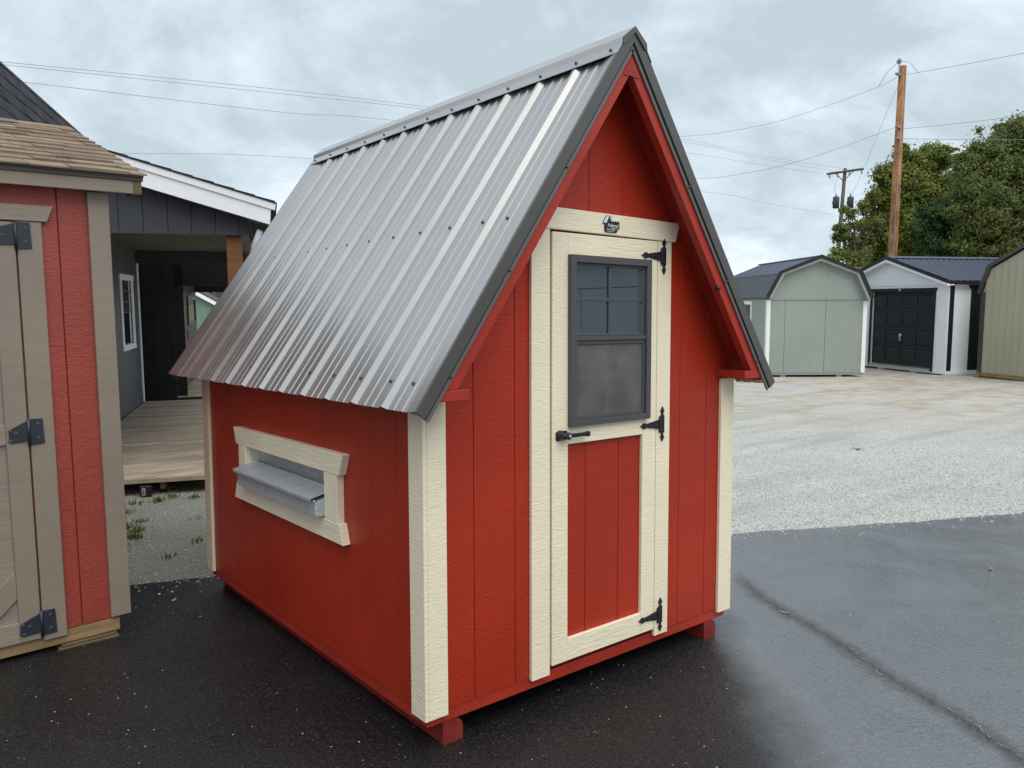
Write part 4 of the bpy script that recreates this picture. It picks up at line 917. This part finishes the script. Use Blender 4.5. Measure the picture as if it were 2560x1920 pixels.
for k in np.arange(.195, WL-.3, .61): GB('siding_panel', (xr-.0195, xr, k+.003, k+.607, .12, 2.79), WHS)
sd = GB('side_door', (xr+.0005, xr+.02, .80, 1.75, .14, 2.58), BLKT); prism('side_door_header', [(.75, 2.585), (1.80, 2.585), (1.86, 2.69), (.70, 2.69)], xr+.0005, xr+.03, YZ, BLKT, ws_)
prism('door_header', [(DA-.10, DT+.005), (DB+.10, DT+.005), (DB+.15, DT+.12), (DA-.15, DT+.12)], -.035, -.001, XZ, BLKT, ws_)
GB('door_jamb', (DB+.002, DB+.09, -.025, -.0005, .06, DT+.004), BLKT); GB('door_jamb', (DA-.09, DA-.002, -.025, -.0005, .06, DT+.004), BLKT)
pdm = M('black_garage_door', (.016, .020, .026), .35, .5, var=.1)
od = GB('overhead_door', (DA, DB, .06, .09, .17, DT), pdm, label='black overhead door with sixteen raised panels')
pw = (DB-DA)/4; ph = (DT-.17)/4
pm_ = mesh('door_panel', boxv((-pw*.40, pw*.40, -.030, .0, -ph*.33, ph*.33)), BF, pdm); bev(pm_, .028)
pf_ = mesh('section_rail', boxv(((DA-DB)/2, (DB-DA)/2, -.012, 0, -.014, .014)), BF, pdm); bev(pf_, .005)
for r_ in range(4):
    for k in range(4):
        q = ob('door_panel', pm_, od); q.location = (DA+pw*(k+.5), .0595, .17+ph*(r_+.5))
    q = ob('section_rail', pf_, od); q.location = ((DA+DB)/2, .0593, .17+ph*(r_+1)-.016)
lathe('lock_handle', [(.06, 0), (.06, .02), (.02, .04)], GALV, od, Matrix.Translation((-1.93, .03, 1.12)) @ rx90, 10); GB('handle_bar', (-1.95, -1.91, .0, .03, .95, 1.10), GALV, par=od)
lathe('door_light', [(.04, 0), (.04, .03), (.02, .05)], GALV, ws_, Matrix.Translation((-1.95, -.036, 2.565)) @ rx90, 10)
GB('rim_board', (xl, xr+.02, -.01, .03, .02, .119), WHS); GB('side_rim', (xr-.03, xr+.02, .031, WL, .02, .119), WHS)
GB('ramp_plate', (DA, DB, -.06, -.011, .08, .135), GALV)
for xs_ in (-4.5, -2.9, -1.4, -.14): GB('skid', (xs_, xs_+.14, .02, WL-.1, -.14, .0195), WHS)
RE, RA = 2.90, 3.65
ribroof('roof_panel', ws_, (xr+.18, -.22, RE-.08), (xa, -.22, RA-.03), dv, WL+.35, NAVY); ribroof('roof_panel', ws_, (xl-.18, -.22, RE-.08), (xa, -.22, RA-.03), dv, WL+.35, NAVY)
prism('ridge_cap', [(xa-.16, RA-.045), (xa, RA+.02), (xa+.16, RA-.045), (xa, RA-.01)], -.24, WL+.14, XZ, NAVY, ws_)
ol2 = [(xl-.19, RE-.075), (xa, RA), (xr+.19, RE-.075)]
for a, b in zip(ol2[:-1], ol2[1:]):
    prism('rake_trim', [(a[0], a[1]+.03), (b[0], b[1]+.03), (b[0], b[1]-.09), (a[0], a[1]-.09)], -.255, -.225, XZ, BLKT, ws_); prism('rake_board', [(a[0], a[1]-.091), (b[0], b[1]-.091), (b[0], b[1]-.17), (a[0], a[1]-.17)], -.24, -.20, XZ, WHT, ws_)
    prism('soffit', [(a[0], a[1]-.12), (b[0], b[1]-.12), (b[0], b[1]-.145), (a[0], a[1]-.145)], -.199, -.009, XZ, WHS, ws_)
GB('eave_fascia', (xr+.15, xr+.18, -.19, WL, 2.70, 2.815), BLKT); GB('eave_soffit', (xr+.013, xr+.1495, -.15, WL, 2.72, 2.735), WHS)

# ---- tan steel barn at the end of the row
TAN = M('tan_steel', (.385, .37, .275), .45, .4, var=.05, vs=(.6, .6, .6)); BRN = M('brown_steel_trim', (.070, .060, .050), .4, .5, metal=.3, var=.08)
T0 = Vector((23.50, 6.915, -.57)); tf = frame(T0, 203)
tn = thing('tan_barn', 'tan ribbed steel barn with brown trim on raw lumber skids', 'barn', tf)
TB = lambda nm, a, mat, bv=0, par=tn, **k: box(nm, a, mat, par, bv, **k)
tw = 3.6; eav = 2.42; tbrk = .30; tb_z = 3.14; tap = (tw/2, 3.85)
po = [(.0, .15), (tw, .15), (tw, eav), (tw-tbrk+.05, tb_z-.02), (tap[0], tap[1]), (tbrk-.05, tb_z-.02), (.0, eav)]
prism('wall_core', po, .02, 6, XZ, TAN, tn)
for k in np.arange(.14, tw-.05, .2286):
    p2 = clip(clip([(a, b-.03 if b > 1 else b) for a, b in po], 1, 0, k+.2265), -1, 0, -k)
    prism('siding_panel', p2, .006, .0195, XZ, TAN, tn)
    p3 = clip(clip([(a, b-.03 if b > 1 else b) for a, b in po], 1, 0, k+.022), -1, 0, -(k-.0))
    prism('rib', p3, -.012, .0055, XZ, TAN, tn)
TB('corner_trim', (-.025, .135, -.014, .018, .15, eav+.03), BRN); TB('corner_trim', (-.025, -.002, .0185, .14, .15, eav), BRN)
ol3 = [(-.13, eav-.03), (tbrk-.13, tb_z+.02), (tap[0], tap[1]+.10), (tw-tbrk+.13, tb_z+.02), (tw+.13, eav-.03)]
band('rake_trim', tn, [(a, b+.06) for a, b in ol3], 0, .11, -.06, -.015, BRN)
for a, b in zip(ol3[:-1], ol3[1:]):
    lo, hi = (a, b) if a[1] < b[1] else (b, a); ribroof('roof_panel', tn, (lo[0], -.05, lo[1]+.04), (hi[0], -.05, hi[1]+.04), dv, 6.2, BRN)
TB('skid', (.03, tw, .0, .09, .035, .149), PINE, .004); TB('skid', (.03, tw, 2.9, 3.0, .035, .149), PINE); TB('skid', (.03, tw, 5.8, 5.9, .035, .149), PINE)
for a in (.08, 1.3, 2.7): TB('block', (a, a+.35, -.05, .2, -.06, .034), PINED); TB('block', (a, a+.35, 5.75, 5.95, -.12, .034), PINED)
prism('ramp_stub', [(-.06, -.05), (.12, -.05), (.09, .15), (.0, .15)], -.06, -.02, XZ, PINE, tn)
# ---- another blue roof behind the gap
q1 = px(1780+1110*.35262, 550+335*.35262, 34)
bb = thing('blue_roof_shed', 'shed with dark blue metal roof peeking between barn and garage', 'shed', frame((q1.x, q1.y, gz(q1.x, q1.y)), 129))
box('wall', (-2.2, 2.4, .2, 3.2, .05, 3.35), WHS, bb); box('skid', (-2.2, 2.4, .4, .6, -.05, .0495), WHS, bb)
rz = px(1780+1110*.35262, 550+322*.35262, 34).z - gz(q1.x, q1.y)
ribroof('roof_panel', bb, (-2.4, 0, rz-.55), (-2.4, 1.7, rz), (1, 0, 0), 5.0, NAVY); ribroof('roof_panel', bb, (-2.4, 3.4, rz-.55), (-2.4, 1.7, rz), (1, 0, 0), 5.0, NAVY)
prism('gable', [(.2, 3.351), (3.2, 3.351), (3.2, rz-.55), (1.7, rz-.05), (.2, rz-.55)], -2.2, 2.4, YZ, WHS, bb)

# ---- blue-grey shed standing behind the photographer's right, mirrored in the coop's window
BGS = M('blue_grey_siding', (.135, .160, .178), .55, .3, var=.06, bumps=(((10, 10, 40), .3, .008, 3, 1.),))
rsd = thing('blue_grey_shed', 'blue grey shed with white corner board mirrored in the door window', 'shed', frame((5.75, -4.55, gz(5.75, -4.55)), 40))
RB = lambda nm, a, mat, bv=0, par=rsd, **k: box(nm, a, mat, par, bv, **k)
RB('wall', (-4, 1.0, -2.6, -.03, .1, 2.5), BGS)
for k in range(4): RB('siding_panel', (-4+k*1.22, -4+(k+1)*1.22-.006, -.03, .0, .1, 2.05), BGS)
RB('siding_panel', (-4, .88, -.03, .004, 2.06, 2.5), BGS); RB('corner_board', (.93, 1.02, -.03, .02, .1, 2.5), WHT)
RB('skid', (-4, 1, -.3, -.15, -.03, .099), PINED); RB('skid', (-4, 1, -2.4, -2.25, -.06, .099), PINED)
prism('roof', [(-2.8, 2.45), (.2, 2.45), (.2, 2.52), (-1.3, 3.1), (-2.8, 2.52)], -4.1, 1.1, lambda a, b, d: (d, a, b), DSH[0], rsd)

# ================================================================== POLES AND WIRES
POLEW = M('new_pole_wood', (.42, .20, .085), .75, .2, var=.38, vs=(5, 5, 1.6), fine=.6, fs=(22, 22, 2.2), bumps=(((20, 20, 1.5), .5, .02, 4, .5),))
POLEO = M('old_pole_wood', (.13, .115, .085), .8, .15, var=.25, vs=(4, 4, .9), fine=.3, fs=(18, 18, 1.5))
CABLE = M('weathered_cable', (.26, .28, .31), .6, .3, var=.05); PORC = M('grey_porcelain', (.22, .24, .26), .3, .5)
def pole_at(xt, yt, xb, yb, D):
    a = px(xt, yt, D); b = px(xb, yb, D); return a, b
p1t = px(2257, 166, 30); g1 = gz(p1t.x, p1t.y); p1b = px(2231, 640, 30); lean = (p1b-p1t)*((p1t.z-g1)/(p1t.z-p1b.z)); base1 = p1t+lean
pole1 = thing('utility_pole', 'tall new orange brown wooden utility pole behind the garage shed', 'utility pole', Matrix.Translation((base1.x, base1.y, gz(base1.x, base1.y))))
o1 = Vector(pole1.matrix_world.translation)
tube('shaft', [Vector((0, 0, -.3)), (p1t-o1)*.5, p1t-o1], [.185, .16, .135], POLEW, pole1, 14)
top1 = px(2248, 152, 30)-o1; tube('pole_top_pin', [px(2249, 190, 29.85)-o1, top1], .03, PORC, pole1, 8); lathe('insulator', [(.04, -.1), (.10, -.07), (.06, -.03), (.10, .0), (.06, .04), (.03, .1)], PORC, pole1, Matrix.Translation(top1), 12)
for yy_ in (186, 318, 346): q = px(2247, yy_, 29.85)-o1; box('bracket', (q.x-.20, q.x+.22, q.y-.05, q.y+.05, q.z-.03, q.z+.03), PORC, pole1)
dn = (p1t-o1)
tube('ground_wire', [dn*k+Vector((-.16+.05*k, -.10, 0)) for k in (.02, .35, .7, .96)], .012, CABLE, pole1, 5)
for k in (.36, .42, .60): q = dn*k; box('tag', (q.x-.17, q.x-.15, q.y-.08, q.y+.02, q.z-.06, q.z+.06), PORC, pole1)
p2t = px(2113, 421, 58); p2b = px(2094.5, 640, 58); g2 = gz(p2t.x, p2t.y); lean = (p2b-p2t)*((p2t.z-g2)/(p2t.z-p2b.z)); base2 = p2t+lean
pole2 = thing('utility_pole', 'weathered utility pole with crossarm and two transformers by the trees', 'utility pole', Matrix.Translation((base2.x, base2.y, gz(base2.x, base2.y))))
o2 = Vector(pole2.matrix_world.translation)
tube('shaft', [Vector((0, 0, -.3)), (p2t-o2)*.5, p2t-o2], [.17, .15, .12], POLEO, pole2, 12)
ca, cb_ = px(2067, 435, 57.8)-o2, px(2159, 422, 57.8)-o2; dx_ = (cb_-ca)
tube('crossarm', [ca, cb_], .085, POLEO, pole2, 4, smooth=False)
tube('arm_brace', [ca.lerp(cb_, .22), px(2108, 452, 57.9)-o2], .03, POLEO, pole2); tube('arm_brace', [ca.lerp(cb_, .76), px(2109, 452, 57.9)-o2], .03, POLEO, pole2)
TRF = M('transformer_tank', (.05, .06, .075), .4, .5, var=.1)
for xk in (2090, 2126):
    q = px(xk, 506, 57.6)-o2; t_ = lathe('transformer', [(.18, -.43), (.23, -.40), (.23, .33), (.20, .40), (.08, .44)], TRF, pole2, Matrix.Translation(q), 14)
    lathe('bushing', [(.05, 0), (.07, .08), (.03, .18), (.03, .28)], PORC, t_, Matrix.Translation(q+Vector((.05, .05, .42))), 8); box('hanger', (q.x-.03, q.x+.03, q.y, q.y+.3, q.z-.1, q.z+.1), PORC, t_)
for fx in (.08, .3, .62, .95): lathe('insulator', [(.03, -.28), (.07, -.24), (.04, -.18), (.07, -.12), (.03, .0)], PORC, pole2, Matrix.Translation(ca.lerp(cb_, fx)+Vector((0, 0, -.06))), 8)
tube('jumper', [ca.lerp(cb_, .3)-Vector((0, 0, .3)), px(2086, 470, 57.7)-o2, px(2091, 490, 57.6)-o2], .012, CABLE, pole2); tube('jumper', [ca.lerp(cb_, .95)-Vector((0, 0, .3)), px(2142, 462, 57.7)-o2, px(2127, 490, 57.6)-o2], .012, CABLE, pole2)
def wire(pts_, label, r=.0075, name='overhead_wire'):
    # pts: (x, y, depth) control points, smoothed
    P = [px(*q) for q in pts_]; outp = []
    for i in range(len(P)-1):
        p0, p1, p2, p3 = P[max(i-1, 0)], P[i], P[i+1], P[min(i+2, len(P)-1)]
        for k in range(10):
            t = k/10; outp.append(.5*((2*p1)+(-p0+p2)*t+(2*p0-5*p1+4*p2-p3)*t*t+(-p0+3*p1-3*p2+p3)*t**3))
    outp.append(P[-1]); return tube(name, outp, r, CABLE, None, 5, label=label, category='wire')
wire([(2247, 186, 30), (2196, 217, 30.5), (1972, 296, 33), (1817, 329, 35), (1700, 341, 37), (1400, 352, 42)], 'high wire swooping from the top of the new orange pole towards the coop roof')
wire([(2243, 317, 30), (2011, 399, 33), (1856, 434, 35), (1741, 447, 37), (1480, 452, 42)], 'sagging lower wire leaving the middle of the new orange pole')
wire([(2268, 186, 30), (2400, 163, 27), (2570, 131, 24)], 'wire running from the top of the new orange pole over the big tree')
wire([(2260, 322, 30), (2400, 308, 27), (2570, 288, 24)], 'wire leaving the middle of the new orange pole into the big tree')
wire([(2260, 347, 30), (2400, 348.5, 27), (2570, 349.5, 24)], 'lowest wire leaving the new orange pole into the tree')
wire([(2248, 207, 30), (2207, 305, 42), (2161, 418, 57.8)], 'steep wire between the new orange pole and the transformer pole crossarm')
wire([(2244, 345, 30), (2225, 385, 34), (2205, 420, 38)], 'short guy wire dropping from the new pole into the leaves', .009)
wire([(2104, 421, 57.8), (1894, 388, 52), (1700, 347, 47), (1059, 266, 33), (720, 226, 28), (0, 154, 22), (-300, 128, 20)], 'upper wire of the close pair crossing the sky from the transformer pole')
wire([(2081, 427, 57.8), (1894, 394, 52), (1704, 354, 47), (1059, 273, 33), (720, 236, 28), (0, 161, 22), (-300, 133, 20)], 'lower wire of the close pair crossing the sky from the transformer pole')
wire([(2058, 434, 57.8), (1894, 411, 52), (1716, 382, 47), (978, 300, 33), (720, 282, 28), (57, 205, 22), (-300, 170, 20)], 'single wire crossing the sky below the close pair')
wire([(2079, 536, 57.8), (1914, 508, 52), (1754, 479, 47), (810, 399, 34), (289, 383, 28), (-100, 376, 26)], 'lowest faint wire reaching the transformer pole below its tanks', .0075)
tube('jumper', [px(2196, 217, 30.5)-o1, px(2220, 178, 30.2)-o1, px(2249, 152, 30)-o1, px(2275, 156, 29.8)-o1, px(2296, 183, 29.4)-o1], .009, CABLE, pole1)

# ================================================================== TREES
def leafmat(name, c1, c2):
    m = bpy.data.materials.new(name); m.use_nodes = True; nt = m.node_tree; n = nt.nodes; l = nt.links; p = n['Principled BSDF']
    g = n.new('ShaderNodeNewGeometry'); t = n.new('ShaderNodeTexNoise'); t.inputs['Scale'].default_value = .9; t.inputs['Detail'].default_value = 4; l.new(g.outputs['Position'], t.inputs[0])
    r = n.new('ShaderNodeMapRange'); r.inputs[1].default_value = .35; r.inputs[2].default_value = .65; l.new(t.outputs['Fac'], r.inputs[0])
    ad = n.new('ShaderNodeMath'); ad.operation = 'MULTIPLY_ADD'; ad.use_clamp = True; l.new(g.outputs['Random Per Island'], ad.inputs[0]); ad.inputs[1].default_value = .6; l.new(r.outputs[0], ad.inputs[2])
    sb = n.new('ShaderNodeMath'); sb.operation = 'SUBTRACT'; sb.use_clamp = True; l.new(ad.outputs[0], sb.inputs[0]); sb.inputs[1].default_value = .3
    x = n.new('ShaderNodeMix'); x.data_type = 'RGBA'; x.inputs[6].default_value = (*c1, 1); x.inputs[7].default_value = (*c2, 1); l.new(sb.outputs[0], x.inputs[0])
    l.new(x.outputs[2], p.inputs['Base Color']); p.inputs['Roughness'].default_value = .55; p.inputs['Specular IOR Level'].default_value = .3
    tr = n.new('ShaderNodeBsdfTranslucent'); l.new(x.outputs[2], tr.inputs[0]); ms = n.new('ShaderNodeMixShader'); ms.inputs[0].default_value = .4
    l.new(p.outputs[0], ms.inputs[1]); l.new(tr.outputs[0], ms.inputs[2]); l.new(ms.outputs[0], n['Material Output'].inputs[0]); return m
BARK = M('tree_bark', (.07, .055, .042), .9, .1, var=.3, vs=(3, 3, 1))
def tree(name, label, blobs, D, mat, leaf=.13, per=420, dens=1.0, trunk=None, spread=.34):
    # blobs: crown masses (x, y in photo pixels, radius px, depth offset m)
    sc = D/FPX; C = [(px(x, y, D+dd), r*sc) for x, y, r, dd in blobs]
    tx, ty = trunk if trunk else (sum(b[0] for b in blobs)/len(blobs), 0)
    tp = px(tx, 700, D); base = Vector((tp.x, tp.y, gz(tp.x, tp.y)))
    t = thing(name, label, 'tree', Matrix.Translation(base), 'trees behind the sheds')
    cen = sum((c for c, r in C), Vector())/len(C); topc = max(C, key=lambda q: q[0].z)[0]
    k = Vector((cen.x-base.x, cen.y-base.y, cen.z-base.z))
    tube('trunk', [Vector((0, 0, -.3)), k*.35, k*.75, k], [.34, .27, .18, .10], BARK, t, 9)
    tk = t.children[0]
    for c, r in C:
        e_ = c-base; s_ = k*random.uniform(.35, .8); mid = s_.lerp(e_, .55)+Vector((random.uniform(-.3, .3), random.uniform(-.3, .3), .2))
        tube('limb', [s_, mid, e_, e_+Vector((random.uniform(-.5, .5), random.uniform(-.5, .5), r*.7))], [.11, .07, .04, .015], BARK, tk, 6)
    V = []; NR = []
    for c, r in C:
        ncl = max(6, int(46*dens*(r/1.6)**1.6))
        for _ in range(ncl):
            d_ = rng.normal(size=3); d_ /= np.linalg.norm(d_); rr = r*(rng.uniform(.3, 1.0) if rng.uniform() < .75 else rng.uniform(.95, 1.32))
            cc = np.array(c)+d_*rr*np.array([1, 1, .92]); cr = r*spread*(rng.uniform(.6, 1.25) if rr < r else rng.uniform(.25, .55))
            m_n = int(per*rng.uniform(.5, 1.3)*dens*(1 if rr < r else .22))
            o_ = rng.normal(size=(m_n, 3)); o_ /= np.linalg.norm(o_, axis=1)[:, None]; o_ *= (np.abs(rng.normal(.55, .38, (m_n, 1))))*cr*np.array([1.15, 1.15, .8])
            V.append(cc+o_); NR.append(o_/(np.linalg.norm(o_, axis=1)[:, None]+1e-6)+np.array([0, 0, .55])+d_*.35+rng.normal(size=(m_n, 3))*.55)
    P = np.concatenate(V)-np.array(base); n = len(P)
    nr = np.concatenate(NR); nr /= np.linalg.norm(nr, axis=1)[:, None]; a = np.cross(nr, rng.normal(size=(n, 3))); a /= np.linalg.norm(a, axis=1)[:, None]; b = np.cross(nr, a)
    s_ = leaf*rng.uniform(.55, 1.3, (n, 1)); a = a*s_*.62; b = b*s_*.38
    Q = np.stack([P-a, P-b*.9, P+a*1.0, P+b*.9], 1).reshape(-1, 3)
    m = bpy.data.meshes.new('crown'); m.vertices.add(4*n); m.vertices.foreach_set('co', Q.ravel()); m.loops.add(4*n); m.polygons.add(n)
    m.polygons.foreach_set('loop_start', np.arange(0, 4*n, 4, dtype=np.int32)); m.polygons.foreach_set('loop_total', np.full(n, 4, dtype=np.int32)); m.loops.foreach_set('vertex_index', np.arange(4*n, dtype=np.int32)); m.update(); m.validate()
    m.materials.append(mat); ob('crown', m, t); return t, n
LF1 = leafmat('maple_leaves', (.085, .115, .020), (.29, .33, .065)); LF2 = leafmat('deep_green_leaves', (.038, .080, .028), (.095, .170, .055)); LF3 = leafmat('olive_leaves', (.075, .102, .026), (.215, .25, .070)); LF4 = leafmat('pale_leaves', (.11, .14, .035), (.29, .32, .09))
NL = 0
for args in (
 ('maple_tree', 'yellow green maple standing behind the new orange utility pole', [(2270, 420, 46, 0), (2330, 410, 50, 1), (2230, 470, 60, 0), (2310, 490, 70, 0), (2385, 470, 50, 2), (2205, 545, 60, 1), (2290, 580, 70, -1), (2180, 600, 50, 0), (2380, 560, 60, 2), (2230, 640, 60, 0), (2400, 400, 26, 1), (2255, 385, 22, 0)], 46, LF1, .15, 480, 1.05, (2290, 0), .42),
 ('young_tree', 'thin pale leafed young tree at the foot of the transformer pole', [(2110, 590, 26, 0), (2140, 560, 24, 0), (2125, 630, 34, 0), (2160, 520, 20, 1), (2095, 630, 20, 0), (2160, 600, 34, 1), (2100, 570, 14, 0), (2180, 490, 22, 1), (2150, 655, 34, 0), (2080, 660, 24, 0), (2120, 530, 16, 0), (2190, 560, 30, 1)], 44, LF4, .13, 240, .95, (2135, 0), .6),
 ('dark_tree', 'dense dark green tree in front of the maple', [(2330, 560, 40, 0), (2370, 540, 44, 0), (2345, 610, 46, 0), (2395, 600, 46, 0), (2310, 520, 24, 0), (2400, 650, 46, 1), (2340, 650, 40, 0)], 42, LF2, .13, 520, 1.0, (2360, 0), .42),
 ('oak_tree', 'large olive brown oak spreading highest above the tan barn', [(2480, 380, 62, 0), (2540, 350, 60, 1), (2430, 440, 56, 0), (2520, 450, 80, 0), (2600, 380, 90, 0), (2460, 520, 70, -1), (2560, 540, 80, 0), (2450, 600, 66, 0), (2530, 640, 70, 0), (2640, 480, 90, 0), (2420, 500, 40, 1), (2570, 310, 36, 0), (2620, 290, 40, 1)], 40, LF3, .13, 560, 1.15, (2540, 0), .42),
 ('backdrop_tree', 'dull green tree filling the gap low between maple and oak', [(2410, 470, 50, 0), (2360, 640, 60, 0), (2440, 660, 60, 0), (2250, 680, 70, 0), (2300, 690, 60, 0), (2160, 690, 40, 0)], 52, LF3, .15, 420, 1., (2400, 0), .42)):
    t_, n_ = tree(*args); NL += n_
# far tree line and low hill behind the decks
FAR = leafmat('far_woods', (.035, .055, .03), (.06, .085, .04))
cs = []
for k in range(620):
    q = px(rng.uniform(-400, 2800), 745, rng.uniform(330, 420)); cs.append((q.x, q.y, gz(q.x, q.y)+1.0+rng.uniform(0, 2.0)))
o_ = stones('distant_woods', cs, lambda i: float(rng.uniform(4, 7)), FAR, .8)
print('leaves', NL)
